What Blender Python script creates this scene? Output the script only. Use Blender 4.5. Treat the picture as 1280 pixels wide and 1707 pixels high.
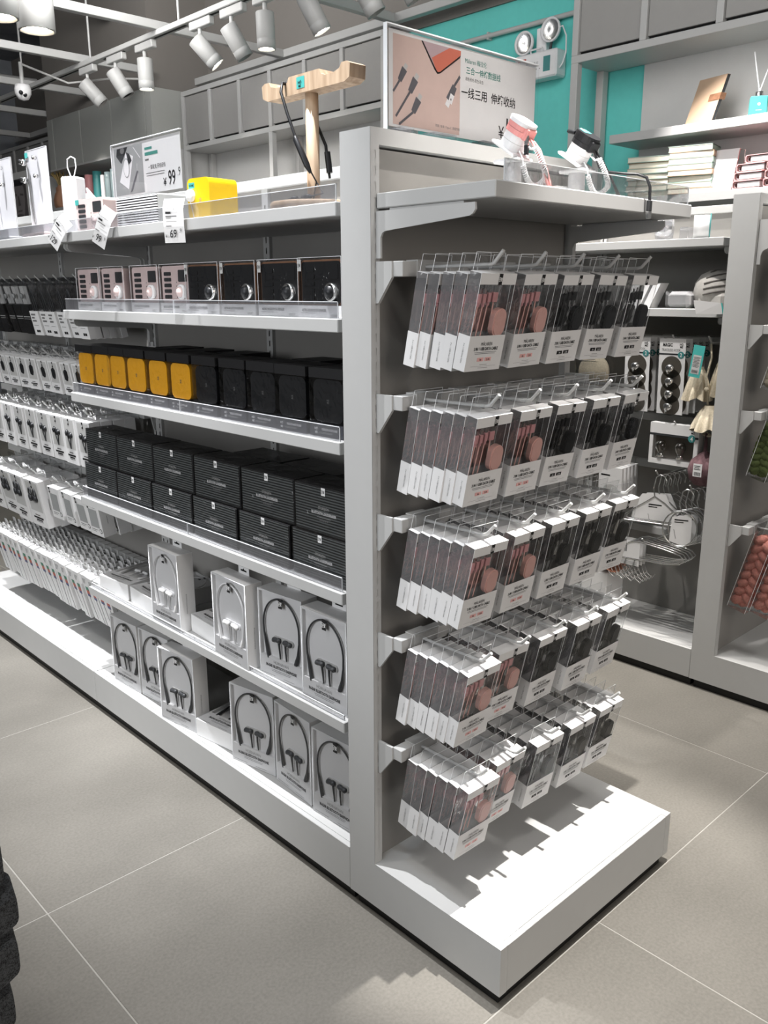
import bpy, math, random
from mathutils import Vector, Matrix

random.seed(7)
for _o in list(bpy.data.objects):
    bpy.data.objects.remove(_o)
SC = bpy.context.scene
COL = SC.collection
PI = math.pi

# ------------------------------------------------------------------ camera
CAM = Vector((-1.0111, -0.7723, 1.2443))
YAW, PIT, ROL = 0.7593, 0.2534, -0.0033
_fh = Vector((math.sin(YAW), math.cos(YAW), 0))
_r = Vector((math.cos(YAW), -math.sin(YAW), 0))
_f = _fh * math.cos(PIT) - Vector((0, 0, 1)) * math.sin(PIT)
_u = _r.cross(_f)
_r2 = _r * math.cos(ROL) + _u * math.sin(ROL)
_u2 = -_r * math.sin(ROL) + _u * math.cos(ROL)
cd = bpy.data.cameras.new('camera')
cam = bpy.data.objects.new('camera', cd)
COL.objects.link(cam)
cam.matrix_world = Matrix(((_r2.x, _u2.x, -_f.x, CAM.x), (_r2.y, _u2.y, -_f.y, CAM.y), (_r2.z, _u2.z, -_f.z, CAM.z), (0, 0, 0, 1)))
cd.sensor_fit = 'HORIZONTAL'
cd.sensor_width = 36.0
cd.lens = 1428.8 * 36.0 / 1280.0
cd.clip_start = 0.02
SC.camera = cam

# ------------------------------------------------------------------ world, lights, exposure
wd = bpy.data.worlds.new('shop_ambient')
SC.world = wd
wd.use_nodes = True
wd.node_tree.nodes['Background'].inputs[0].default_value = (1.0, 0.96, 0.92, 1)
wd.node_tree.nodes['Background'].inputs[1].default_value = 0.06
SC.view_settings.view_transform = 'Standard'
SC.view_settings.look = 'None'
SC.view_settings.exposure = 0.25
SC.view_settings.gamma = 1.0
SC.view_settings.use_curve_mapping = False
SC.cycles.transparent_max_bounces = 40
SC.cycles.max_bounces = 8
SC.cycles.caustics_reflective = False
SC.cycles.caustics_refractive = False


def spot(loc, aim, watt, col=(1, 0.96, 0.9), cone=75, blend=0.6, rad=0.022):
    d = bpy.data.lights.new('track_or_fill_spot', 'SPOT')
    d.energy = watt
    d.color = col
    d.spot_size = math.radians(cone)
    d.spot_blend = blend
    d.shadow_soft_size = rad
    o = bpy.data.objects.new('track_or_fill_spot', d)
    COL.objects.link(o)
    o.location = loc
    o.rotation_euler = (Vector(aim) - Vector(loc)).to_track_quat('-Z', 'Y').to_euler()
    return o


# spots straight above the end of the shelf run, and slanting ones from the aisle in front of it
spot((0.33, -0.085, 2.85), (0.37, 0.10, 0.1), 500, (1, 0.96, 0.92), 25, 0.6, 0.009)
spot((0.20, -0.22, 2.85), (0.28, 0.27, 1.46), 130, (1, 0.95, 0.9), 24, 0.7, 0.015)  # extra spot added to brighten the end shelf top and its panel
spot((-0.60, 0.12, 2.85), (0.18, 0.22, 0.4), 24, (0.80, 0.89, 1.0), 46, 0.9)
# the row of spots above the front edge of the long side, and the slanting row across the aisle
for _y in (0.75, 1.35, 2.0, 2.7):
    spot((-0.21, _y, 2.85), (0.16, _y, 0.1), 270, (0.98, 0.98, 1.0), 40, 0.7, 0.009)
for _y in (0.5, 1.2, 1.9, 2.7):
    spot((-0.85, _y, 2.85), (0.10, _y + 0.05, 0.5), 8, (0.95, 0.97, 1.0), 55, 0.9)
# spots above the neighbouring run and the wall shelves
for _y in (0.45, 1.1):
    spot((1.38, _y, 2.85), (1.52, _y, 0.1), 150, (1, 0.95, 0.9), 46, 0.8)
    spot((0.75, _y, 2.85), (1.5, _y, 0.7), 80, (1, 0.96, 0.92), 55, 0.9)
spot((1.85, 0.02, 2.85), (1.8, 0.1, 0.1), 120, (1, 0.95, 0.9), 50, 0.8)
spot((2.3, 1.15, 2.78), (3.0, 1.15, 1.62), 190, (1, 0.95, 0.92), 40, 0.8)
for _y in (3.8, 4.8):
    spot((2.35, _y, 2.78), (3.0, _y - 0.05, 1.5), 90, (1, 0.95, 0.9), 52, 0.9)
spot((1.7, 6.45, 2.75), (2.95, 6.6, 1.75), 110, (1, 0.95, 0.9), 34, 0.9)
# wide spots over the aisles, added as floor fill
for _x, _y, _w in ((-1.0, 0.9, 44), (-1.15, -0.5, 42), (-1.0, 2.6, 18)):
    spot((_x, _y, 2.9), (_x + 0.1, _y + 0.1, 0), _w, (1, 0.97, 0.93), 110, 1.0, 0.12)
spot((1.3, -0.7, 2.9), (1.2, -0.3, 0), 46, (1, 0.97, 0.93), 54, 1.0, 0.12)
spot((1.02, 0.7, 2.9), (1.02, 0.75, 0), 26, (1, 0.97, 0.93), 50, 1.0, 0.12)


def soft_light(loc, aim, size, watt, col=(1, 0.98, 0.96)):
    """broad fill light added to the shop floor, without a fixture"""
    d = bpy.data.lights.new('fill_area_light', 'AREA')
    d.shape = 'SQUARE'
    d.size = size
    d.energy = watt
    d.color = col
    o = bpy.data.objects.new('fill_area_light', d)
    COL.objects.link(o)
    o.location = loc
    o.rotation_euler = (Vector(aim) - Vector(loc)).to_track_quat('-Z', 'Y').to_euler()


soft_light((-3.6, 0.8, 1.6), (0.1, 1.2, 0.8), 2.4, 60, (0.95, 0.97, 1.0))  # unseen area fills, added to lift shelf fronts and far walls
soft_light((-0.5, -3.2, 2.0), (0.3, 0.3, 0.9), 1.8, 40, (1, 0.92, 0.85))
soft_light((0.6, 1.0, 3.3), (3.1, 3.2, 2.3), 1.6, 35)
soft_light((0.9, 4.2, 3.4), (3.0, 6.6, 2.6), 1.4, 80)


# ------------------------------------------------------------------ materials
def _bsdf(name):
    m = bpy.data.materials.new(name)
    m.use_nodes = True
    return m, m.node_tree, m.node_tree.nodes['Principled BSDF']


def mat(name, col, rough=0.5, metal=0.0, spec=0.4, var=0.03, scale=30.0, bump=0.0):
    m, t, b = _bsdf(name)
    b.inputs['Roughness'].default_value = rough
    b.inputs['Metallic'].default_value = metal
    b.inputs['Specular IOR Level'].default_value = spec
    tc = t.nodes.new('ShaderNodeTexCoord')
    nz = t.nodes.new('ShaderNodeTexNoise')
    nz.inputs['Scale'].default_value = scale
    nz.inputs['Detail'].default_value = 3
    t.links.new(tc.outputs['Object'], nz.inputs['Vector'])
    rp = t.nodes.new('ShaderNodeValToRGB')
    c = Vector(col[:3])
    rp.color_ramp.elements[0].position = 0.3
    rp.color_ramp.elements[1].position = 0.7
    rp.color_ramp.elements[0].color = (*(c * (1 - var)), 1)
    rp.color_ramp.elements[1].color = (*[min(1, v * (1 + var)) for v in c], 1)
    t.links.new(nz.outputs['Fac'], rp.inputs['Fac'])
    t.links.new(rp.outputs['Color'], b.inputs['Base Color'])
    if bump:
        bp = t.nodes.new('ShaderNodeBump')
        bp.inputs['Strength'].default_value = bump
        bp.inputs['Distance'].default_value = 0.002
        t.links.new(nz.outputs['Fac'], bp.inputs['Height'])
        t.links.new(bp.outputs['Normal'], b.inputs['Normal'])
    return m


def clear_mat(name, tint=(0.96, 0.97, 0.98), gloss=0.10, rough=0.08, wrinkle=0.0, milky=0.0):
    m = bpy.data.materials.new(name)
    m.use_nodes = True
    t = m.node_tree
    t.nodes.clear()
    out = t.nodes.new('ShaderNodeOutputMaterial')
    tr = t.nodes.new('ShaderNodeBsdfTransparent')
    tr.inputs[0].default_value = (*tint, 1)
    gl = t.nodes.new('ShaderNodeBsdfGlossy')
    gl.inputs['Roughness'].default_value = rough
    lw = t.nodes.new('ShaderNodeLayerWeight')
    lw.inputs['Blend'].default_value = 0.25
    mr = t.nodes.new('ShaderNodeMapRange')
    mr.inputs['To Min'].default_value = gloss
    mr.inputs['To Max'].default_value = 0.6
    t.links.new(lw.outputs['Fresnel'], mr.inputs['Value'])
    mx = t.nodes.new('ShaderNodeMixShader')
    t.links.new(mr.outputs['Result'], mx.inputs[0])
    t.links.new(tr.outputs[0], mx.inputs[1])
    t.links.new(gl.outputs[0], mx.inputs[2])
    last = mx
    if milky:
        df = t.nodes.new('ShaderNodeBsdfDiffuse')
        df.inputs[0].default_value = (0.85, 0.85, 0.88, 1)
        m2 = t.nodes.new('ShaderNodeMixShader')
        m2.inputs[0].default_value = milky
        t.links.new(mx.outputs[0], m2.inputs[1])
        t.links.new(df.outputs[0], m2.inputs[2])
        last = m2
    if wrinkle:
        tc = t.nodes.new('ShaderNodeTexCoord')
        nz = t.nodes.new('ShaderNodeTexNoise')
        nz.inputs['Scale'].default_value = 22
        nz.inputs['Distortion'].default_value = 1.5
        bp = t.nodes.new('ShaderNodeBump')
        bp.inputs['Strength'].default_value = wrinkle
        bp.inputs['Distance'].default_value = 0.006
        t.links.new(tc.outputs['Object'], nz.inputs['Vector'])
        t.links.new(nz.outputs['Fac'], bp.inputs['Height'])
        t.links.new(bp.outputs['Normal'], gl.inputs['Normal'])
    t.links.new(last.outputs[0], out.inputs[0])
    return m


def glow_mat(name, col, power):
    m, t, b = _bsdf(name)
    b.inputs['Base Color'].default_value = (*col, 1)
    b.inputs['Emission Color'].default_value = (*col, 1)
    b.inputs['Emission Strength'].default_value = power
    return m


def tile_mat():
    m, t, b = _bsdf('stone_tile')
    tc = t.nodes.new('ShaderNodeTexCoord')
    n1 = t.nodes.new('ShaderNodeTexNoise')
    n1.inputs['Scale'].default_value = 3.2
    n1.inputs['Detail'].default_value = 6
    mp = t.nodes.new('ShaderNodeMapping')
    mp.inputs['Scale'].default_value = (1.0, 1.4, 1.0)
    n2 = t.nodes.new('ShaderNodeTexNoise')
    n2.inputs['Scale'].default_value = 160
    n2.inputs['Detail'].default_value = 3
    t.links.new(tc.outputs['Object'], mp.inputs['Vector'])
    t.links.new(mp.outputs[0], n1.inputs['Vector'])
    t.links.new(tc.outputs['Object'], n2.inputs['Vector'])
    r1 = t.nodes.new('ShaderNodeValToRGB')
    r1.color_ramp.elements[0].position = 0.3
    r1.color_ramp.elements[1].position = 0.72
    r1.color_ramp.elements[0].color = (0.150, 0.142, 0.125, 1)
    r1.color_ramp.elements[1].color = (0.188, 0.178, 0.157, 1)
    r2 = t.nodes.new('ShaderNodeValToRGB')
    r2.color_ramp.elements[0].position = 0.3
    r2.color_ramp.elements[1].position = 0.7
    r2.color_ramp.elements[0].color = (0.86, 0.86, 0.86, 1)
    r2.color_ramp.elements[1].color = (1.06, 1.06, 1.06, 1)
    mx = t.nodes.new('ShaderNodeMixRGB')
    mx.blend_type = 'MULTIPLY'
    mx.inputs[0].default_value = 1
    t.links.new(n1.outputs['Fac'], r1.inputs[0])
    t.links.new(n2.outputs['Fac'], r2.inputs[0])
    t.links.new(r1.outputs[0], mx.inputs[1])
    t.links.new(r2.outputs[0], mx.inputs[2])
    t.links.new(mx.outputs[0], b.inputs['Base Color'])
    b.inputs['Roughness'].default_value = 0.55
    b.inputs['Specular IOR Level'].default_value = 0.3
    bp = t.nodes.new('ShaderNodeBump')
    bp.inputs['Strength'].default_value = 0.15
    bp.inputs['Distance'].default_value = 0.001
    t.links.new(n2.outputs['Fac'], bp.inputs['Height'])
    t.links.new(bp.outputs[0], b.inputs['Normal'])
    return m


def band_mat(name, c1, c2, scale, rough=0.4, axis='Z'):
    """fine horizontal ribs: colour bands along the object's own height"""
    m, t, b = _bsdf(name)
    tc = t.nodes.new('ShaderNodeTexCoord')
    wv = t.nodes.new('ShaderNodeTexWave')
    wv.wave_type = 'BANDS'
    wv.bands_direction = axis
    wv.inputs['Scale'].default_value = scale
    t.links.new(tc.outputs['Object'], wv.inputs['Vector'])
    rp = t.nodes.new('ShaderNodeValToRGB')
    rp.color_ramp.elements[0].position = 0.42
    rp.color_ramp.elements[1].position = 0.58
    rp.color_ramp.elements[0].color = (*c1, 1)
    rp.color_ramp.elements[1].color = (*c2, 1)
    t.links.new(wv.outputs['Fac'], rp.inputs[0])
    t.links.new(rp.outputs[0], b.inputs['Base Color'])
    b.inputs['Roughness'].default_value = rough
    bp = t.nodes.new('ShaderNodeBump')
    bp.inputs['Strength'].default_value = 0.3
    bp.inputs['Distance'].default_value = 0.001
    t.links.new(wv.outputs['Fac'], bp.inputs['Height'])
    t.links.new(bp.outputs[0], b.inputs['Normal'])
    return m


def tweed_mat():
    m, t, b = _bsdf('dark_tweed')
    tc = t.nodes.new('ShaderNodeTexCoord')
    ck = t.nodes.new('ShaderNodeTexVoronoi')
    ck.inputs['Scale'].default_value = 420
    nz = t.nodes.new('ShaderNodeTexNoise')
    nz.inputs['Scale'].default_value = 150
    t.links.new(tc.outputs['Object'], ck.inputs['Vector'])
    t.links.new(tc.outputs['Object'], nz.inputs['Vector'])
    mx = t.nodes.new('ShaderNodeMixRGB')
    mx.inputs[0].default_value = 0.5
    t.links.new(ck.outputs['Distance'], mx.inputs[1])
    t.links.new(nz.outputs['Fac'], mx.inputs[2])
    rp = t.nodes.new('ShaderNodeValToRGB')
    rp.color_ramp.elements[0].position = 0.3
    rp.color_ramp.elements[1].position = 0.62
    rp.color_ramp.elements[0].color = (0.006, 0.006, 0.007, 1)
    rp.color_ramp.elements[1].color = (0.075, 0.08, 0.085, 1)
    t.links.new(mx.outputs[0], rp.inputs[0])
    t.links.new(rp.outputs[0], b.inputs['Base Color'])
    b.inputs['Roughness'].default_value = 0.95
    bp = t.nodes.new('ShaderNodeBump')
    bp.inputs['Strength'].default_value = 0.6
    bp.inputs['Distance'].default_value = 0.002
    t.links.new(mx.outputs[0], bp.inputs['Height'])
    t.links.new(bp.outputs[0], b.inputs['Normal'])
    return m


def wood_mat():
    m, t, b = _bsdf('pale_wood')
    tc = t.nodes.new('ShaderNodeTexCoord')
    mp = t.nodes.new('ShaderNodeMapping')
    mp.inputs['Scale'].default_value = (60, 60, 6)
    nz = t.nodes.new('ShaderNodeTexNoise')
    nz.inputs['Scale'].default_value = 1.5
    nz.inputs['Detail'].default_value = 5
    t.links.new(tc.outputs['Object'], mp.inputs[0])
    t.links.new(mp.outputs[0], nz.inputs['Vector'])
    rp = t.nodes.new('ShaderNodeValToRGB')
    rp.color_ramp.elements[0].position = 0.3
    rp.color_ramp.elements[1].position = 0.7
    rp.color_ramp.elements[0].color = (0.36, 0.25, 0.16, 1)
    rp.color_ramp.elements[1].color = (0.58, 0.44, 0.31, 1)
    t.links.new(nz.outputs['Fac'], rp.inputs[0])
    t.links.new(rp.outputs[0], b.inputs['Base Color'])
    b.inputs['Roughness'].default_value = 0.6
    return m


M = {}
M['white'] = mat('white_powder_coat', (0.475, 0.478, 0.472), 0.42, spec=0.4, var=0.01)
M['panel'] = mat('panel_grey', (0.50, 0.50, 0.49), 0.55, var=0.01)
M['gback'] = mat('back_panel_grey', (0.275, 0.267, 0.253), 0.6, var=0.01)
M['wpaint'] = mat('wall_paint_white', (0.62, 0.62, 0.61), 0.8, var=0.01)
M['gpaint'] = mat('bulkhead_paint', (0.215, 0.20, 0.185), 0.8, var=0.02, scale=4)
M['door'] = mat('cabinet_door_grey', (0.32, 0.315, 0.305), 0.6, var=0.01)
M['colgrey'] = mat('column_panel_grey', (0.38, 0.39, 0.37), 0.6, var=0.01)
M['teal'] = mat('teal_paint', (0.14, 0.63, 0.58), 0.7, var=0.02)
M['dark'] = mat('dark_void', (0.24, 0.255, 0.28), 0.9, var=0.25, scale=3)
M['kick'] = mat('black_kick', (0.008, 0.008, 0.008), 0.5)
M['slot'] = mat('slot_black', (0.004, 0.004, 0.004), 0.8)
M['tile'] = tile_mat()
M['grout'] = mat('pale_grout', (0.30, 0.29, 0.265), 0.9, var=0.05)
M['clear'] = clear_mat('clear_plastic', (0.95, 0.955, 0.96), 0.045, 0.08, wrinkle=0.5)
M['wrap'] = clear_mat('crinkled_wrap', (0.97, 0.97, 0.975), 0.09, 0.12, wrinkle=1.0)
M['film'] = clear_mat('side_film', (0.82, 0.81, 0.80), 0.08, 0.15, wrinkle=1.0, milky=0.12)
M['acrylic'] = clear_mat('acrylic_sheet', (0.95, 0.955, 0.97), 0.04, 0.04, milky=0.05)
M['frost'] = clear_mat('frosted_board', (0.9, 0.9, 0.92), 0.04, 0.2, milky=0.6)
M['edge'] = mat('acrylic_edge', (0.80, 0.82, 0.84), 0.2, spec=0.8)
M['paper'] = mat('white_card', (0.74, 0.74, 0.74), 0.6, var=0.01)
M['ink'] = mat('black_ink', (0.008, 0.008, 0.009), 0.6)
M['inkg'] = mat('grey_ink', (0.16, 0.16, 0.16), 0.6)
M['pinkink'] = mat('pink_ink', (0.78, 0.44, 0.42), 0.6)
M['pink'] = mat('pink_plastic', (0.80, 0.47, 0.42), 0.45)
M['rose'] = mat('rose_connector', (0.66, 0.33, 0.34), 0.35)
M['palepink'] = mat('pale_pink_plastic', (0.78, 0.62, 0.60), 0.45)
M['hotpink'] = mat('coral_pink_plastic', (0.80, 0.33, 0.31), 0.4)
M['black'] = mat('black_plastic', (0.011, 0.012, 0.014), 0.4)
M['charcoal'] = mat('charcoal_plastic', (0.035, 0.037, 0.04), 0.45)
M['chrome'] = mat('chrome', (0.72, 0.72, 0.72), 0.22, 1.0)
M['wplastic'] = mat('white_plastic', (0.80, 0.80, 0.81), 0.35)
M['yellow'] = mat('yellow_plastic', (0.95, 0.45, 0.02), 0.4)
M['bright'] = mat('bright_yellow_plastic', (0.85, 0.55, 0.01), 0.4)
M['bcard'] = mat('black_card', (0.010, 0.010, 0.011), 0.5)
M['gcard'] = mat('slate_card', (0.05, 0.052, 0.062), 0.6)
M['brown'] = mat('walnut_veneer', (0.20, 0.10, 0.055), 0.5, var=0.2, scale=60)
M['ribs'] = band_mat('ribbed_black', (0.012, 0.014, 0.015), (0.11, 0.12, 0.12), 55)
M['wood'] = wood_mat()
M['mint'] = mat('mint_sticker', (0.07, 0.42, 0.39), 0.5)
M['tweed'] = tweed_mat()
M['cream'] = mat('cream_cotton', (0.62, 0.55, 0.42), 0.95, var=0.12, scale=200, bump=0.5)
M['braidpink'] = mat('salmon_yarn', (0.66, 0.27, 0.22), 0.95, var=0.12, scale=160, bump=0.5)
M['green'] = mat('olive_yarn', (0.13, 0.17, 0.055), 0.95, var=0.15, scale=160, bump=0.5)
M['glass'] = clear_mat('smoked_blister', (0.74, 0.72, 0.69), 0.06, 0.05)
M['pane'] = clear_mat('flat_clear_sheet', (0.97, 0.97, 0.975), 0.02, 0.03)
M['lamp'] = glow_mat('lamp_glow', (1.0, 0.95, 0.86), 22)
M['terra'] = mat('terracotta', (0.42, 0.22, 0.13), 0.8)
M['straw'] = mat('dried_grass', (0.42, 0.30, 0.12), 0.9, var=0.3, scale=80)
M['rosebottle'] = mat('pink_flask', (0.72, 0.32, 0.33), 0.4)
M['tealbottle'] = mat('teal_flask', (0.05, 0.24, 0.24), 0.35)
M['greybottle'] = mat('grey_flask', (0.16, 0.21, 0.22), 0.35)
M['tan'] = mat('tan_leather', (0.45, 0.32, 0.22), 0.6)
M['wine'] = mat('wine_leather', (0.07, 0.012, 0.015), 0.5)
M['pages'] = mat('cream_pages', (0.72, 0.69, 0.58), 0.8)
M['sage'] = mat('sage_cover', (0.36, 0.46, 0.40), 0.6)
M['blush'] = mat('blush_cover', (0.70, 0.42, 0.42), 0.6)
M['sign_pink'] = mat('poster_blush', (0.62, 0.47, 0.42), 0.6)
M['sign_grey'] = mat('poster_grey', (0.33, 0.34, 0.34), 0.6)
M['tealink'] = mat('teal_ink', (0.06, 0.25, 0.21), 0.6)
M['copper'] = mat('copper_cup', (0.70, 0.33, 0.22), 0.3, 0.6)
M['steel'] = mat('grey_metal_plug', (0.20, 0.20, 0.22), 0.35, 0.5)
M['screen'] = mat('red_screen', (0.62, 0.18, 0.12), 0.3)
M['screen2'] = mat('violet_screen', (0.50, 0.38, 0.40), 0.3)
M['ph_green'] = mat('print_green', (0.05, 0.20, 0.13), 0.5)
M['ph_red'] = mat('print_red', (0.45, 0.10, 0.07), 0.5)
M['ph_blue'] = mat('print_blue', (0.05, 0.07, 0.18), 0.5)
M['skin1'] = mat('photo_grey', (0.10, 0.09, 0.09), 0.6)
M['skin2'] = mat('photo_light', (0.24, 0.22, 0.22), 0.6)
M['cushion'] = mat('grey_cushion', (0.52, 0.50, 0.47), 0.95, var=0.06, scale=120, bump=0.4)
M['cushband'] = mat('grey_stripe', (0.14, 0.13, 0.12), 0.95)
M['plum'] = mat('plum_sponge', (0.16, 0.09, 0.10), 0.9, var=0.2, scale=120)


# ------------------------------------------------------------------ mesh helpers
_TXT = {}


def text_tris(s, bold=0.0):
    """outline of a word as flat triangles, cap height about 0.7, centred on x"""
    k = (s, bold)
    if k not in _TXT:
        c = bpy.data.curves.new('lettering', 'FONT')
        c.body = s
        c.align_x = 'CENTER'
        c.resolution_u = 2
        c.offset = bold
        o = bpy.data.objects.new('lettering', c)
        COL.objects.link(o)
        dg = bpy.context.evaluated_depsgraph_get()
        dg.update()
        me = o.evaluated_get(dg).to_mesh()
        vs = [(v.co.x, v.co.y) for v in me.vertices]
        fs = [tuple(p.vertices) for p in me.polygons]
        o.evaluated_get(dg).to_mesh_clear()
        bpy.data.objects.remove(o)
        bpy.data.curves.remove(c)
        _TXT[k] = (vs, fs)
    return _TXT[k]


class MB:
    def __init__(s):
        s.v, s.f, s.m, s.sm, s.mats = [], [], [], [], []

    def mi(s, m):
        m = M[m] if isinstance(m, str) else m
        if m not in s.mats:
            s.mats.append(m)
        return s.mats.index(m)

    def add(s, vs, fs, m, smooth=False):
        b = len(s.v)
        k = s.mi(m)
        s.v += [tuple(v) for v in vs]
        for f in fs:
            s.f.append(tuple(b + i for i in f))
            s.m.append(k)
            s.sm.append(smooth)
        return s

    def box(s, x0, x1, y0, y1, z0, z1, m, skip=''):
        vs = [(x0, y0, z0), (x1, y0, z0), (x1, y1, z0), (x0, y1, z0), (x0, y0, z1), (x1, y0, z1), (x1, y1, z1), (x0, y1, z1)]
        fs = {'b': (0, 3, 2, 1), 't': (4, 5, 6, 7), 'f': (0, 1, 5, 4), 'r': (1, 2, 6, 5), 'k': (2, 3, 7, 6), 'l': (3, 0, 4, 7)}
        return s.add(vs, [f for n, f in fs.items() if n not in skip], m)

    def bbox(s, x0, x1, y0, y1, z0, z1, m, r=0.003):
        """box with chamfered edges"""
        r = min(r, (x1 - x0) / 2.01, (y1 - y0) / 2.01, (z1 - z0) / 2.01)
        vs, fs = [], []
        X, Y, Z = (x0, x1), (y0, y1), (z0, z1)
        idx = {}
        for i in (0, 1):
            for j in (0, 1):
                for k in (0, 1):
                    p = [X[i], Y[j], Z[k]]
                    sg = [1 - 2 * i, 1 - 2 * j, 1 - 2 * k]
                    for a in range(3):
                        q = [p[t] + (0 if t == a else sg[t] * r) for t in range(3)]
                        idx[(i, j, k, a)] = len(vs)
                        vs.append(q)
        for a in range(3):
            o = [t for t in range(3) if t != a]
            for side in (0, 1):
                cyc = [(0, 0), (1, 0), (1, 1), (0, 1)]
                f = []
                for c in cyc:
                    t = [0, 0, 0]
                    t[a] = side
                    t[o[0]], t[o[1]] = c
                    f.append(idx[(*t, a)])
                flip = (side == 0) != (a == 1)
                fs.append(tuple(reversed(f)) if flip else tuple(f))
        for a in range(3):
            o = [t for t in range(3) if t != a]
            for c in ((0, 0), (1, 0), (1, 1), (0, 1)):
                t0, t1 = [0, 0, 0], [0, 0, 0]
                t1[a] = 1
                t0[o[0]], t0[o[1]] = c
                t1[o[0]], t1[o[1]] = c
                fs.append((idx[(*t0, o[0])], idx[(*t1, o[0])], idx[(*t1, o[1])], idx[(*t0, o[1])]))
        for i in (0, 1):
            for j in (0, 1):
                for k in (0, 1):
                    fs.append((idx[(i, j, k, 0)], idx[(i, j, k, 1)], idx[(i, j, k, 2)]))
        return s.add(vs, fs, m)

    def prism(s, pts, a0, a1, m, axis='X', smooth=False, m2=None):
        """2-D outline swept along an axis; pts are (y,z) for X, (x,z) for Y, (x,y) for Z"""
        def P(p, a):
            return {'X': (a, p[0], p[1]), 'Y': (p[0], a, p[1]), 'Z': (p[0], p[1], a)}[axis]
        n = len(pts)
        vs = [P(p, a0) for p in pts] + [P(p, a1) for p in pts]
        s.add(vs, [(i, (i + 1) % n, n + (i + 1) % n, n + i) for i in range(n)], m, smooth)
        s.add(vs, [tuple(range(n - 1, -1, -1)), tuple(range(n, 2 * n))], m2 or m)
        return s

    def tube(s, path, r, m, n=6, cap=True, smooth=True, flat=1.0):
        path = [Vector(p) for p in path]
        vs, fs = [], []
        up = Vector((0, 0, 1))
        d0 = (path[1] - path[0]).normalized()
        if abs(d0.dot(up)) > 0.9:
            up = Vector((1, 0, 0))
        N = None
        for i, p in enumerate(path):
            a = path[max(0, i - 1)]
            b = path[min(len(path) - 1, i + 1)]
            d = (b - a).normalized()
            if N is None:
                N = (up - d * up.dot(d)).normalized()
            else:
                N = (N - d * N.dot(d))
                N = N.normalized() if N.length > 1e-6 else up
            B = d.cross(N)
            rr = r[i] if isinstance(r, (list, tuple)) else r
            for k in range(n):
                t = 2 * PI * k / n
                vs.append(p + N * (rr * math.cos(t)) + B * (rr * flat * math.sin(t)))
        L = len(path)
        for i in range(L - 1):
            for k in range(n):
                fs.append((i * n + k, i * n + (k + 1) % n, (i + 1) * n + (k + 1) % n, (i + 1) * n + k))
        s.add(vs, fs, m, smooth)
        if cap:
            s.add(vs[:n], [tuple(range(n - 1, -1, -1))], m)
            s.add(vs[-n:], [tuple(range(n))], m)
        return s

    def lathe(s, prof, m, n=20, c=(0, 0, 0), smooth=True, axis=None):
        """profile of (radius, height) turned round z (or round a given axis vector)"""
        Q = Matrix.Identity(3)
        if axis is not None:
            Q = Vector(axis).to_track_quat('Z', 'Y').to_matrix()
        c = Vector(c)
        vs, fs = [], []
        for (r, z) in prof:
            for k in range(n):
                t = 2 * PI * k / n
                vs.append(c + Q @ Vector((r * math.cos(t), r * math.sin(t), z)))
        for i in range(len(prof) - 1):
            for k in range(n):
                fs.append((i * n + k, i * n + (k + 1) % n, (i + 1) * n + (k + 1) % n, (i + 1) * n + k))
        s.add(vs, fs, m, smooth)
        if prof[0][0] > 1e-5:
            s.add(vs[:n], [tuple(range(n - 1, -1, -1))], m)
        if prof[-1][0] > 1e-5:
            s.add(vs[-n:], [tuple(range(n))], m)
        return s

    def build(s, name):
        me = bpy.data.meshes.new(name)
        me.from_pydata(s.v, [], s.f)
        for m in s.mats:
            me.materials.append(m)
        me.polygons.foreach_set('material_index', s.m)
        me.polygons.foreach_set('use_smooth', s.sm)
        me.update()
        return me


class Pl:
    """a flat face of a thing, to print on: u to the right, v up"""
    def __init__(s, mb, o, u=(1, 0, 0), v=(0, 0, 1), lift=0.0004):
        s.mb, s.o, s.u, s.v = mb, Vector(o), Vector(u).normalized(), Vector(v).normalized()
        s.n = s.u.cross(s.v)
        s.l = lift

    def P(s, x, y, l=1.0):
        return s.o + s.u * x + s.v * y + s.n * (s.l * l)

    def rect(s, x0, y0, x1, y1, m, l=1.0):
        s.mb.add([s.P(x0, y0, l), s.P(x1, y0, l), s.P(x1, y1, l), s.P(x0, y1, l)], [(0, 1, 2, 3)], m)
        return s

    def poly(s, pts, m, l=1.0):
        s.mb.add([s.P(x, y, l) for x, y in pts], [tuple(range(len(pts)))], m)
        return s

    def disc(s, x, y, rx, ry, m, l=1.0, n=20):
        return s.poly([(x + rx * math.cos(2 * PI * k / n), y + ry * math.sin(2 * PI * k / n)) for k in range(n)], m, l)

    def line(s, a, b, w, m, l=1.0):
        a, b = Vector(a), Vector(b)
        d = (b - a).normalized() * (w / 2)
        q = Vector((-d.y, d.x))
        return s.poly([a - q, b - q, b + q, a + q], m, l)

    def text(s, x, y, t, size, m, bold=0.0, sx=1.0, l=1.2, rot=0.0):
        vs, fs = text_tris(t, bold)
        c, q = math.cos(rot), math.sin(rot)
        out = []
        for (a, b) in vs:
            a, b = a * size * sx, b * size
            out.append(s.P(x + a * c - b * q, y + a * q + b * c, l))
        s.mb.add(out, fs, m)
        return s


def rrect(w, h, r, n=4, cx=0.0, cy=0.0):
    pts = []
    for (sx, sy, a0) in ((1, 1, 0), (-1, 1, 90), (-1, -1, 180), (1, -1, 270)):
        for k in range(n + 1):
            t = math.radians(a0 + 90 * k / n)
            pts.append((cx + sx * (w / 2 - r) + r * math.cos(t), cy + sy * (h / 2 - r) + r * math.sin(t)))
    return pts


# ------------------------------------------------------------------ scene helpers
def link(name, me, parent=None, loc=(0, 0, 0), rot=(0, 0, 0)):
    o = bpy.data.objects.new(name, me)
    COL.objects.link(o)
    o.location = loc
    o.rotation_euler = rot
    if parent is not None:
        o.parent = parent
    return o


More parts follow.
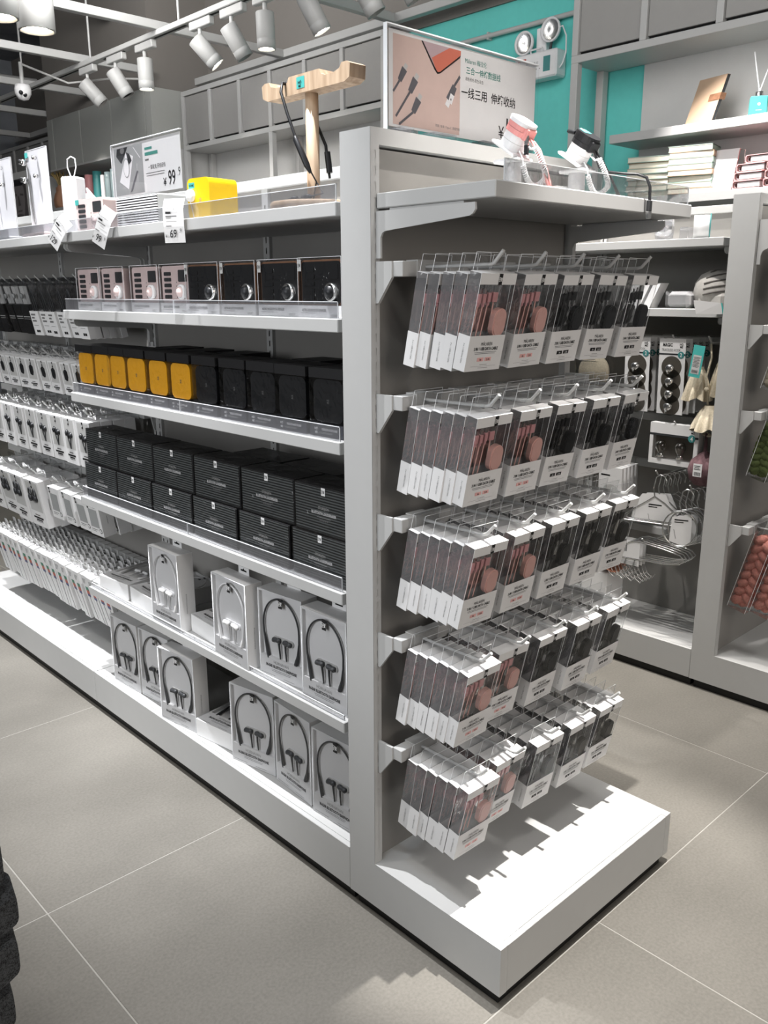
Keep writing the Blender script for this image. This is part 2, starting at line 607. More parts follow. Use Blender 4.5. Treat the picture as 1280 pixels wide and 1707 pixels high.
def tag(o, label, cat, group=None):
    o['label'] = label
    o['category'] = cat
    if group:
        o['group'] = group
    return o


def thing(name, label, cat, loc=(0, 0, 0), rot=(0, 0, 0), group=None):
    o = link(name, None, None, loc, rot)
    o.empty_display_size = 0.02
    return tag(o, label, cat, group)


def struct(name, mb):
    o = link(name, mb.build(name) if mb is not None else None)
    o['kind'] = 'structure'
    return o


def part(name, mb, parent, loc=(0, 0, 0), rot=(0, 0, 0), label=None):
    o = link(name, mb.build(name) if isinstance(mb, MB) else mb, parent, loc, rot)
    if label:
        o['label'] = label
    return o


def spawn(proto, name, label, cat, loc, rot=(0, 0, 0), group=None, only=None):
    """a thing with parts made of shared meshes; proto rows are (part name, mesh, location, sub-parts)"""
    t = thing(name, label, cat, loc, rot, group)
    for row in proto:
        if only and row[0] not in only:
            continue
        p = link(row[0], row[1], t, row[2] if len(row) > 2 else (0, 0, 0))
        for sub in (row[3] if len(row) > 3 else ()):
            link(sub[0], sub[1], p, sub[2] if len(sub) > 2 else (0, 0, 0))
    return t


FRONT = dict(u=(1, 0, 0), v=(0, 0, 1))
LEFT = dict(u=(0, -1, 0), v=(0, 0, 1))
FACE_L = -PI / 2          # turns a thing whose front is -Y so that it faces the long aisle (-X)


def small_print(pl, x0, x1, y, rows, m='inkg', gap=0.0022, h=0.0007):
    for i in range(rows):
        pl.rect(x0 + 0.0015 * (i % 2), y - i * gap, x1 - 0.003 * (i % 2), y - i * gap + h, m)


def logo_tag(pl, x, y, w=0.008, h=0.016, bg='ink', fg='paper'):
    """little woven tag with the two-line mark turned on its side"""
    pl.rect(x - w / 2, y - h, x + w / 2, y, bg, 1.6)
    pl.text(x - w * 0.10, y - h * 0.52, 'N\u00d3', w * 0.62, fg, 0.03, 0.9, 2.4, PI / 2)
    pl.text(x + w * 0.40, y - h * 0.52, 'M\u00c9', w * 0.62, fg, 0.03, 0.9, 2.4, PI / 2)


ORD = ['first', 'second', 'third', 'fourth', 'fifth', 'sixth', 'seventh', 'eighth', 'ninth', 'tenth', 'eleventh', 'twelfth', 'thirteenth', 'fourteenth', 'fifteenth', 'sixteenth', 'seventeenth', 'eighteenth', 'nineteenth', 'twentieth']


# ------------------------------------------------------------------ the shop shell
XW, YW, ZC = 3.2, 9.6, 3.7
fl = MB()
fl.box(-3.7, XW, -3.3, YW, -0.05, -0.0007, 'grout')
FLOOR = struct('floor', fl)
_tm = MB()
_tm.bbox(0, 0.7974, 0, 0.7974, -0.02, 0.0, 'tile', 0.0008)
_tm = _tm.build('tile')
for i in range(-4, 5):
    for j in range(-4, 12):
        x, y = -0.48 + 0.8 * i + 0.0013, 0.0 + 0.8 * j + 0.0013
        if x > XW - 0.1 or y > YW - 0.1:
            continue
        part('tile', _tm, FLOOR, (x, y, 0.0))

b = MB()
b.box(XW, XW + 0.1, -3.3, YW, 0, 2.8, 'wpaint')
b.box(XW - 0.02, XW + 0.1, -3.3, YW, 2.8, ZC, 'gpaint')
WR = struct('wall_right', b)
b = MB()
b.box(XW - 0.006, XW, 1.72, 3.42, 0, 2.8, 'teal')
part('teal_panel', b, WR, label='teal painted stretch of wall')
b = MB()
b.box(-3.7, XW + 0.1, YW, YW + 0.1, 0, ZC, 'dark')
struct('wall_back', b)
b = MB()
b.box(-3.7, XW + 0.1, -3.3, YW + 0.1, ZC, ZC + 0.1, 'dark')
struct('ceiling', b)

# boxed column in front of the wall, clad in tall grey panels
XC, CY0, CY1 = 2.64, 5.67, 7.60
col = thing('clad_column', 'grey panelled box column jutting out above the bottle niche', 'column')
b = MB()
b.box(XC + 0.012, XW, CY0 + 0.012, CY1, 2.76, ZC, 'gpaint')
b.box(XC + 0.012, XW, CY0 + 0.012, CY1, 2.345, 2.76, 'slot')
part('core', b, col)
ys = [CY0, 5.766, 6.334, 6.908, 7.472, CY1]
for i in range(5):
    b = MB()
    b.bbox(XC, XC + 0.012, ys[i] + 0.009, ys[i + 1] - 0.009, 2.34, 2.765, 'colgrey', 0.0005)
    part('panel', b, col)
b = MB()
b.bbox(XC, XW, CY0, CY0 + 0.012, 2.34, 2.765, 'colgrey', 0.002)
part('side_panel', b, col)
b = MB()
b.box(XC, XW, CY0, CY1, 2.325, 2.34, 'white')
part('underside', b, col)

# niche below the column: shelves for flasks and vases
NY1 = 7.95
ni = thing('niche_shelf', 'white recessed shelving under the grey column with flasks on it', 'shelf')
b = MB()
b.box(XW - 0.02, XW, CY0, NY1, 0.0, 2.325, 'white')
part('back_board', b, ni)
for y in (CY0, 6.36, NY1 - 0.03):
    b = MB()
    b.box(XC + 0.02, XW - 0.02, y, y + 0.03, 0, 2.325, 'white')
    part('side_board', b, ni)
for z in (1.2, 1.62, 2.01):
    b = MB()
    b.box(XC + 0.03, XW - 0.02, CY0 + 0.03, NY1 - 0.03, z - 0.03, z, 'white')
    part('shelf_board', b, ni)


def wall_unit(name, label, y0, y1, divs, zdoor0, zdoor1, shelves, posts, back_from=None):
    """white wall shelving with a row of grey flap doors on top"""
    XF = 2.9
    t = thing(name, label, 'shelving')
    b = MB()
    b.bbox(XF, XW - 0.02, y0, y1, zdoor1, zdoor1 + 0.035, 'white', 0.002)
    part('top_board', b, t)
    b = MB()
    b.bbox(XF, XW - 0.02, y0, y1, zdoor0 - 0.035, zdoor0, 'white', 0.002)
    part('bottom_board', b, t)
    for y in divs:
        b = MB()
        b.bbox(XF, XW - 0.02, y - 0.017, y + 0.017, zdoor0, zdoor1, 'white', 0.002)
        part('divider', b, t)
    for a, c in zip(sorted(divs)[:-1], sorted(divs)[1:]):
        b = MB()
        b.bbox(XF + 0.015, XF + 0.03, a + 0.019, c - 0.019, zdoor0 + 0.016, zdoor1 - 0.004, 'door', 0.002)
        b.box(XF + 0.03, XF + 0.034, a + 0.019, c - 0.019, zdoor0 + 0.002, zdoor0 + 0.03, 'slot')
        part('flap_door', b, t)
    for y in posts:
        b = MB()
        b.bbox(XF, XF + 0.04, y - 0.02, y + 0.02, 0, zdoor0 - 0.035, 'white', 0.002)
        b.bbox(XW - 0.07, XW - 0.022, y - 0.02, y + 0.02, 0, zdoor0 - 0.035, 'panel', 0.002)
        part('post', b, t)
    b = MB()
    b.box(XW - 0.02, XW - 0.008, y0, back_from or y1, 0, zdoor1, 'wpaint')
    part('back_board', b, t)
    for z in shelves:
        b = MB()
        b.bbox(XF, XW - 0.022, y0, (back_from or y1) , z - 0.04, z, 'white', 0.002)
        part('shelf_board', b, t)
    return t


wall_unit('wall_shelving', 'white wall shelving with six grey flap doors beside the panelled column', 3.33, 5.66,
          [5.643, 5.259, 4.87, 4.498, 4.111, 3.73, 3.35], 2.36, 2.72, [1.25, 1.78], [5.64, 4.5, 3.35])
wall_unit('wall_shelving', 'white wall shelving with grey flap doors right of the teal wall', -1.4, 1.985,
          [1.968, 1.594, 1.223, 0.85, 0.477, 0.1, -0.27, -0.64, -1.01, -1.38], 2.365, 2.74, [1.672, 1.972], [1.965, -0.1, -1.36], back_from=1.74)
wall_unit('wall_shelving', 'far white wall shelving with flap doors beyond the grey column', 7.97, 9.5,
          [7.99, 8.36, 8.73, 9.10, 9.48], 2.30, 2.70, [1.2, 1.7], [7.99, 8.7, 9.48])

# thin conduit along the teal wall
b = MB()
b.tube([(XW - 0.03, 1.9, 2.65), (XW - 0.03, 3.4, 2.65)], 0.014, 'white', 8)
for y in (2.05, 2.75, 3.2):
    b.box(XW - 0.04, XW - 0.006, y - 0.006, y + 0.006, 2.63, 2.67, 'panel')
tag(link('conduit', b.build('conduit')), 'thin white conduit running along the teal wall', 'pipe')

# emergency lamp on the teal wall
el = thing('emergency_lamp', 'white twin-head emergency lamp fixed to the teal wall', 'lamp', (3.13, 2.36, 2.35), (0, 0, FACE_L))
b = MB()
b.bbox(-0.14, 0.14, -0.03, 0.06, 0, 0.135, 'wplastic', 0.008)
p = Pl(b, (0, -0.03, 0), **FRONT)
p.rect(0.055, 0.03, 0.10, 0.105, 'tealbottle', 2)
p.rect(-0.115, 0.100, -0.06, 0.112, 'ph_red')
p.text(-0.02, 0.075, '\u6d88 \u9632 \u5e94 \u6025 \u706f', 0.014, 'inkg')
for k in range(4):
    p.disc(-0.03 + 0.02 * k, 0.05, 0.003, 0.003, 'inkg')
p.rect(-0.13, 0.008, -0.10, 0.022, 'ph_red')
part('battery_box', b, el)
b = MB()
b.tube([(-0.045, -0.01, 0.133), (-0.045, -0.01, 0.155), (0.03, -0.01, 0.155), (0.03, -0.01, 0.133)], 0.005, 'wplastic', 6)
part('handle', b, el)
b = MB()
b.bbox(-0.035, 0.03, 0.02, 0.06, 0.135, 0.265, 'wplastic', 0.004)
part('mast', b, el)
for hx, hz in ((-0.10, 0.20), (0.075, 0.235)):
    b = MB()
    b.lathe([(0.0, 0.05), (0.03, 0.045), (0.058, 0.01), (0.062, -0.01), (0.055, -0.012), (0.05, 0.0), (0.0, 0.006)], 'wplastic', 20, (hx, 0, hz), axis=(0, 1, 0))
    b.lathe([(0.0, -0.002), (0.03, -0.006), (0.05, -0.002)], 'chrome', 16, (hx, -0.004, hz), axis=(0, 1, 0))
    b.tube([(hx, 0.01, hz - 0.05), (hx * 0.9, 0.01, 0.13)], 0.008, 'charcoal', 6)
    part('lamp_head', b, el)
b = MB()
b.tube([(0.11, 0.0, 0.235), (0.15, 0, 0.24), (0.175, 0, 0.19), (0.178, 0, 0.11), (0.16, 0, 0.06), (0.142, 0, 0.04)], 0.0045, 'wplastic', 6)
part('lead', b, el)

# ------------------------------------------------------------------ ceiling rods, lighting track and lamps
ZB = 2.83
def rod(label, x0, x1, y0, y1, h=0.05):
    b = MB()
    b.bbox(x0, x1, y0, y1, ZB, ZB + h, 'white', 0.003)
    return tag(link('ceiling_beam', b.build('ceiling_beam')), label, 'beam', 'white beams of the hanging ceiling grid')


rod('white ceiling beam above the six grey flap doors', 3.05, 3.10, 0.6, 9.4)
for i, (y, w) in enumerate(((9.0, 'farthest back by the dark wall'), (7.75, 'second from the dark back wall'), (6.65, 'crossing over the grey panelled column'), (5.62, 'just short of the grey panelled column'), (4.54, 'crossing above the flap doors, left of the wooden headphone stand'), (3.42, 'crossing nearest above the wooden headphone stand'))):
    rod('white ceiling cross beam ' + w, 0.2, 3.05 if not 5.6 < y < 7.6 else 2.62, y - 0.025, y + 0.025)
rod('white ceiling beam at left, beyond the lighting track', 0.95, 1.0, 3.2, 9.4)

tr = thing('light_track', 'white lighting track carrying the row of spotlights', 'track')
b = MB()
b.bbox(2.06, 2.12, 2.2, 9.2, ZB - 0.032, ZB, 'white', 0.003)
part('track_body', b, tr)
for y0, y1 in ((2.3, 2.9), (3.02, 3.4), (3.5, 3.72), (3.85, 4.1), (4.22, 4.6), (5.0, 5.3), (5.6, 7.2), (7.4, 9.0)):
    b = MB()
    b.box(2.082, 2.098, y0, y1, ZB - 0.0335, ZB - 0.031, 'slot')
    part('conductor_slot', b, tr)
for y in (3.0, 4.3, 5.5, 6.7, 7.9):
    b = MB()
    b.tube([(2.09, y, ZB), (2.09, y, ZC)], 0.008, 'white', 6)
    part('hanger_rod', b, tr)

_sp_can = MB()
_sp_can.lathe([(0.0, 0.0), (0.047, 0.0), (0.05, 0.004), (0.05, 0.135), (0.049, 0.137), (0.05, 0.139), (0.05, 0.185), (0.046, 0.185), (0.042, 0.17), (0.0, 0.17)], 'white', 20)
_sp_can = _sp_can.build('can')
_lens_on = MB().lathe([(0.0, 0.0), (0.0425, 0.0)], 'lamp', 18).build('lens')
_lens_off = MB().lathe([(0.0, 0.0), (0.0425, 0.0)], 'charcoal', 18).build('lens')
_adp = MB()
_adp.bbox(-0.02, 0.02, -0.11, 0.11, -0.05, -0.004, 'white', 0.004)
_adp.box(-0.014, 0.014, -0.112, -0.109, -0.044, -0.010, 'panel')
_adp.tube([(0, 0.02, -0.05), (0, 0.02, -0.12)], 0.012, 'white', 8)
_adp = _adp.build('adapter')
_arm = MB().tube([(0, 0, 0), (0, 0, 0.03)], 0.012, 'white', 8).build('joint')


def track_lamp(y, aim, lit, label):
    t = thing('spotlight', label, 'spotlight', (2.09, y, ZB - 0.03), (0, 0, 0), 'cylindrical spotlights on the track')
    link('adapter', _adp, t)
    d = Vector(aim).normalized()
    q = d.to_track_quat('Z', 'Y').to_euler()
    head = Vector((0, 0.02, -0.14))
    c = link('can', _sp_can, t, head - d * 0.045, q)
    link('lens', _lens_on if lit else _lens_off, c, (0, 0, 0.1705 + (0.002 if lit else 0)))
    return t


for y, aim, lit, lab in (
        (2.35, (0.5, -0.35, -1), 0, 'unlit spotlight cut by the top edge, above the wooden headphone stand'),
        (2.62, (0.5, -0.35, -1), 0, 'unlit spotlight at the near end of the track, tilted away'),
        (3.02, (0.45, -0.3, -1), 1, 'lit spotlight tilted right, next to the brightest downward one'),
        (3.40, (0.02, 0.0, -1), 1, 'brightly lit spotlight pointing straight down at mid track'),
        (3.72, (0.5, -0.3, -1), 0, 'unlit tilted spotlight left of the brightest downward one'),
        (4.05, (0.75, -0.5, -1), 1, 'lit spotlight tilted strongly right at the track joint'),
        (4.72, (0.0, 0.0, -1), 1, 'lit spotlight pointing down over the grey panelled column'),
        (5.12, (0.45, -0.4, -1), 0, 'unlit spotlight over the column, right one of the tilted pair'),
        (5.55, (0.75, -0.5, -1), 0, 'unlit spotlight over the column, left one of the tilted pair'),
        (7.9, (0.1, 0, -1), 0, 'unlit far spotlight by the left picture edge')):
    track_lamp(y, aim, lit, lab)

# big surface downlights at the upper left
for (x, y, lab) in ((1.165, 4.22, 'big white cylinder downlight, fully in view at the upper left'), (0.93, 4.12, 'big white cylinder downlight cut by the left picture edge')):
    t = thing('downlight', lab, 'downlight', (x, y, 2.60), (0, 0, 0), 'cylinder downlights')
    b = MB()
    b.lathe([(0.0, 0.25), (0.092, 0.25), (0.095, 0.245), (0.095, 0.0), (0.085, -0.002), (0.075, 0.03), (0.0, 0.03)], 'white', 28)
    part('housing', b, t)
    b = MB()
    b.lathe([(0.0, 0.0), (0.074, 0.0)], 'lamp', 24, (0, 0, 0.028))
    part('lens', b, t)
    b = MB()
    b.tube([(0, 0, 0.25), (0, 0, 1.1)], 0.008, 'white', 6)
    part('rod', b, t)

# dome camera
t = thing('dome_camera', 'small white twin-lens security camera below the track', 'camera', (1.75, 5.9, 2.62))
b = MB()
b.lathe([(0.0, 0.06), (0.05, 0.06), (0.058, 0.03), (0.056, 0.0), (0.035, -0.035), (0.0, -0.045)], 'wplastic', 20)
part('shell', b, t)
for dx in (-0.02, 0.02):
    b = MB()
    b.lathe([(0.0, 0.006), (0.014, 0.004), (0.015, -0.006)], 'black', 12, (dx * 0.7 - 0.02, -0.045, -0.006 - dx * 0.3), axis=(-0.35, -1, -0.3))
    part('lens', b, t)
b = MB()
b.tube([(0, 0, 0.06), (0, 0, 0.21)], 0.015, 'white', 8)
b.tube([(0.0, 0, 0.2), (0.3, -0.1, 0.10), (0.6, -0.2, 0.16), (0.88, -0.3, 0.18)], 0.008, 'panel', 6)
part('mount', b, t)

# pipes and ducts up in the dark part of the ceiling
for i, (pts, r, lab, m) in enumerate((
        ([(0.2, 6.2, 3.35), (2.6, 6.2, 3.35)], 0.035, 'pale pipe crossing the dark ceiling, nearer one', 'white'),
        ([(0.2, 8.3, 3.2), (2.8, 8.1, 3.2)], 0.03, 'pale pipe crossing the dark ceiling, farther one', 'white'),
        ([(1.35, 3.6, 3.45), (1.35, 9.4, 3.45)], 0.06, 'grey pipe running into the distance under the ceiling', 'gpaint'),
        ([(0.6, 7.2, 3.1), (0.62, 7.2, 2.6), (0.7, 7.2, 2.5), (0.9, 7.2, 2.5)], 0.02, 'bent pale pipe hanging at the left edge', 'white'))):
    b = MB().tube(pts, r, m, 8)
    tag(link('ceiling_pipe', b.build('ceiling_pipe')), lab, 'pipe', 'pipes under the dark ceiling')
t = MB()
t.bbox(0.3, 1.9, 8.6, 9.2, 3.0, 3.3, 'gpaint', 0.01)
tag(link('air_duct', t.build('air_duct')), 'grey air duct against the dark back wall', 'duct')
b = MB()
b.bbox(0.75, 1.5, 4.6, 5.2, 3.3, 3.38, 'wpaint', 0.01)
for k in range(5):
    b.box(0.8, 1.45, 4.65 + k * 0.11, 4.68 + k * 0.11, 3.29, 3.3, 'panel')
tag(link('air_vent', b.build('air_vent')), 'white slatted air vent at the top left edge', 'vent')


# ------------------------------------------------------------------ gondola shelving
D, WP, WD, HP, HB, HT = 0.323, 0.0754, 0.59, 0.127, 0.028, 1.5
G2 = 1.4563
SHELF_Z = [1.393, 1.1947, 0.9712, 0.6745, 0.399]


def slotted(mb, o, u, w, z0, z1, m='white', sw=0.0042, sh=0.0135, pitch=0.0244, depth=0.006):
    """strip of metal with a ladder of real slots; o is the left foot of the strip, u its direction"""
    u = Vector(u)
    o = Vector(o)
    n = u.cross(Vector((0, 0, 1)))
    z = Vector((0, 0, 1))
    a, c = (w - sw) / 2, (w + sw) / 2

    def quad(x0, x1, h0, h1):
        mb.add([o + u * x0 + z * h0, o + u * x1 + z * h0, o + u * x1 + z * h1, o + u * x0 + z * h1], [(0, 1, 2, 3)], m)
    quad(0, a, z0, z1)
    quad(c, w, z0, z1)
    k = z1 - 0.035
    top = z1
    while k - sh > z0 + 0.02:
        quad(a, c, k, top)
        top = k - sh
        k -= pitch
    quad(a, c, z0, top)
    b = [o - n * depth + u * (a - 0.001) + z * z0, o - n * depth + u * (c + 0.001) + z * z0, o - n * depth + u * (c + 0.001) + z * z1, o - n * depth + u * (a - 0.001) + z * z1]
    mb.add(b, [(0, 1, 2, 3)], 'slot')


def end_unit(x0, label):
    t = thing('end_gondola', label, 'gondola', (x0, 0, 0))
    pw = 0.0195
    for i, (a, c) in enumerate(((0, pw), (WD - pw, WD))):
        b = MB()
        L = [(0, HB), (0, HP), (D + 0.0002, HP), (D + 0.0002, HT), (D + WP, HT), (D + WP, HB)]
        L = [(y, z) for y, z in L]
        b.prism([L[k] for k in (0, 5, 4, 3, 2, 1)], a, c, 'white', 'X')
        part('side_frame', b, t)
        b = MB()
        slotted(b, (a, D - 0.0006, 0), (1, 0, 0), pw, HP, HT)
        part('slotted_strip', b, t)
    b = MB()
    b.box(pw, WD - pw, D + 0.014, D + 0.03, HP, HT - 0.03, 'gback')
    part('back_panel', b, t)
    b = MB()
    b.box(pw, WD - pw, D, D + WP, HT - 0.026, HT, 'white')
    part('top_rail', b, t)
    b = MB()
    b.box(pw, WD - pw, D + WP - 0.012, D + WP, HB, HT - 0.026, 'white')
    part('rear_panel', b, t)
    b = MB()
    b.bbox(pw, WD - pw, 0.0, 0.012, HB, HP, 'white', 0.001)
    part('plinth_front', b, t)
    b = MB()
    b.box(pw, WD - pw, 0.012, D + 0.014, HP - 0.012, HP, 'white')
    part('plinth_top', b, t)
    b = MB()
    b.box(0.012, WD - 0.012, 0.012, D + WP - 0.012, 0, HB, 'kick')
    part('toe_kick', b, t)
    return t


def bay(x0, y0, y1, label):
    t = thing('gondola_bay', label, 'gondola', (x0, 0, 0))
    g = 0.0012
    b = MB()
    b.bbox(0, 0.012, y0 + g, y1 - g, HB, HP - 0.0005, 'white', 0.0012)
    b.bbox(WD - 0.012, WD, y0 + g, y1 - g, HB, HP - 0.0005, 'white', 0.0012)
    part('plinth_front', b, t)
    b = MB()
    b.box(0.012, WD - 0.012, y0 + g, y1 - g, HP - 0.014, HP - 0.0005, 'white')
    part('plinth_top', b, t)
    b = MB()
    b.box(0.012, WD - 0.012, y0, y1, 0, HB, 'kick')
    part('toe_kick', b, t)
    b = MB()
    b.box(0.279, 0.311, y0, y1, HP, HT - 0.024, 'gback')
    part('back_panel', b, t)
    b = MB()
    b.bbox(0.266, 0.324, y0, y1, HT - 0.024, HT, 'white', 0.0015)
    part('top_rail', b, t)
    for y in (y0 + 0.012, (y0 + y1) / 2, y1 - 0.012):
        b = MB()
        b.box(0.270, 0.279, y - 0.012, y + 0.012, HP, HT - 0.024, 'white', 'l')
        slotted(b, (0.270, y + 0.012, 0), (0, -1, 0), 0.024, HP, HT - 0.024)
        part('upright', b, t)
    return t


Y0, Y1, Y2 = D + WP, 1.5735, 2.749
end_unit(0, 'nearest white end unit with the cable packs, wide plinth at its foot')
bay(0, Y0, Y1, 'white gondola bay of shelves with speakers and earphones')
bay(0, Y1, Y2, 'white gondola bay at the left edge with hanging boxes')
end_unit(G2, 'white end unit of the neighbouring run at the right picture edge')
bay(G2, Y0, Y1, 'white gondola bay of the neighbouring run, seen behind the cable packs')


def bracket_pts(d, h=0.03, leg=0.07):
    """side view (distance from back, height): plate thinning to the front, rounded, with a leg down the post"""
    p = [(0, 0), (d, 0), (d + 0.001, -0.010), (d - 0.004, -0.016), (d - 0.011, -0.019)]
    p += [(0.022, -h), (0.015, -h - 0.003), (0.011, -h - 0.010), (0.011, -leg), (0, -leg)]
    return p


def shelf(x0, y0, y1, z, label, guard=0.028, depth=0.2705):
    """shelf along the long side: folded metal board, two brackets, clear front guard"""
    t = thing('shelf', label, 'shelf', (x0, 0, 0))
    xf = 0.008
    b = MB()
    b.bbox(xf, xf + depth, y0, y1, z - 0.0245, z, 'white', 0.0015)
    part('board', b, t)
    for y in (y0 + 0.004, y1 - 0.008):
        b = MB()
        pts = [(0.269 - a, z - 0.026 + h) for a, h in bracket_pts(0.235)]
        b.prism(pts, y, y + 0.004, 'white', 'Y')
        part('bracket', b, t)
    if guard:
        b = MB()
        n = 2 if y1 - y0 > 0.8 else 1
        for k in range(n):
            a = y0 + 0.006 + (y1 - y0 - 0.012) * k / n
            c = y0 + 0.006 + (y1 - y0 - 0.012) * (k + 1) / n - 0.001
            x = xf + 0.006
            b.box(x, x + 0.0015, a, c, z, z + guard - 0.0008, 'acrylic', 'b')
            b.box(x - 0.0002, x + 0.0017, a, c, z + guard - 0.0012, z + guard, 'edge')
            b.box(x - 0.0002, x + 0.0017, a, a + 0.001, z, z + guard, 'edge')
        part('front_guard', b, t)
    return t


_names = ['top', 'second', 'third', 'fourth', 'fifth']
_what = ['carrying the headphone stand and yellow speaker', 'holding the retro radio speakers', 'holding yellow and black speaker boxes', 'holding black ribbed loudspeaker boxes', 'holding white earphone boxes']
for i, z in enumerate(SHELF_Z):
    shelf(0, 0.4202, 1.570, z, 'white metal shelf ' + _what[i], guard=(0.03, 0.03, 0.028, 0.030, 0.012)[i])
shelf(0, 1.578, 2.74, SHELF_Z[0], 'white metal top shelf at the left edge with earphone displays', guard=0.03)
shelf(G2, 0.4202, 1.570, 1.389, 'white metal top shelf of the neighbouring run with clear tape rings', guard=0)
shelf(G2, 0.4202, 1.570, 1.187, 'white metal shelf of the neighbouring run with the striped cushion', guard=0)

# shelf on the end face
t = thing('end_shelf', 'deep white shelf on the end face with two cable displays', 'shelf')
ESX0, ESX1, ESY, ESZ = 0.0195, 0.593, 0.069, 1.3985
b = MB()
b.bbox(ESX0 - 0.008, ESX1, ESY, D - 0.002, ESZ - 0.024, ESZ, 'white', 0.0015)
b.box(ESX0 + 0.002, WD - 0.022, D - 0.003, D + 0.0137, ESZ - 0.022, ESZ - 0.002, 'white')
part('board', b, t)
for x in (0.011, 0.562):
    b = MB()
    pts = [(D - 0.001 - a, ESZ - 0.028 + h) for a, h in bracket_pts(0.215, 0.032, 0.075)]
    b.prism(pts, x, x + 0.004, 'white', 'X')
    b.box(x + 0.004, x + 0.022, D - 0.19, D - 0.03, ESZ - 0.0285, ESZ - 0.0245, 'white')
    part('bracket', b, t)
b = MB()
ga, gc = 0.037, 0.586
b.box(ga, gc, ESY + 0.005, ESY + 0.0065, ESZ, ESZ + 0.031, 'clear', 'b')
b.box(ga, gc, ESY + 0.0048, ESY + 0.0067, ESZ + 0.031, ESZ + 0.032, 'edge')
for x in (ga, gc):
    b.box(x, x + 0.001, ESY + 0.0048, ESY + 0.0067, ESZ, ESZ + 0.031, 'edge')
b.box(ga, gc, ESY + 0.0065, ESY + 0.03, ESZ, ESZ + 0.0015, 'clear')
part('front_guard', b, t)

# ------------------------------------------------------------------ hook bars
BAR_Z = [1.2905, 1.069, 0.8525, 0.6235, 0.399]
BAR_W = ['top', 'second', 'third', 'fourth', 'lowest']


def hook_bar(x0, z, label):
    """bar across an end face, between two tapering brackets hooked into the posts"""
    t = thing('hook_bar', label, 'bar', (x0, 0, 0), group='hook bars')
    b = MB()
    b.bbox(0.014, WD - 0.014, 0.262, 0.2855, z - 0.025, z, 'white', 0.001)
    part('bar', b, t)
    for x in (0.010, WD - 0.0155):
        b = MB()
        b.prism([(D - 0.001, z), (0.2835, z), (0.2835, z - 0.026), (D - 0.007, z - 0.068), (D - 0.001, z - 0.068)], x, x + 0.0055, 'white', 'X')
        part('bracket', b, t)
    return t


for i, z in enumerate(BAR_Z):
    hook_bar(0, z, BAR_W[i] + ' white hook bar on the near end face with cable packs')

# a hook: saddle over the bar and a wire arm with a turned-up tip (arm points to -Y, bar front at y=0)
_sad = MB()
_sad.box(-0.021, 0.021, -0.0025, 0.0, -0.027, 0.0025, 'white')
_sad.box(-0.021, 0.021, 0.0, 0.024, 0.0005, 0.0025, 'white')
_sad = _sad.build('saddle')


def arm_mesh(L, r=0.0031):
    a = MB()
    a.tube([(0, 0, -0.009), (0, -L * 0.5, -0.0085), (0, -L + 0.026, -0.008), (0, -L + 0.018, -0.006), (0, -L, 0.0125)], r, 'white', 8)
    return a.build('arm')


HOOK = [('saddle', _sad), ('arm', arm_mesh(0.166))]
HX = [0.068 + 0.109 * k for k in range(5)]
for i, z in enumerate(BAR_Z):
    for k, x in enumerate(HX):
        spawn(HOOK, 'hook', 'white wire hook, %s from the slotted post, on the %s bar of the near end' % (ORD[k], BAR_W[i]), 'hook', (x, 0.262, z), (0, 0, 0), 'hooks of the cable packs')

# ------------------------------------------------------------------ cable packs on the end face
# local frame: hang hole at the origin, pack front towards -Y
PW, PH, PD = 0.086, 0.153, 0.0235
ZT = -0.011
ZBOT = ZT - PH
SL = ZBOT + PH * 0.37


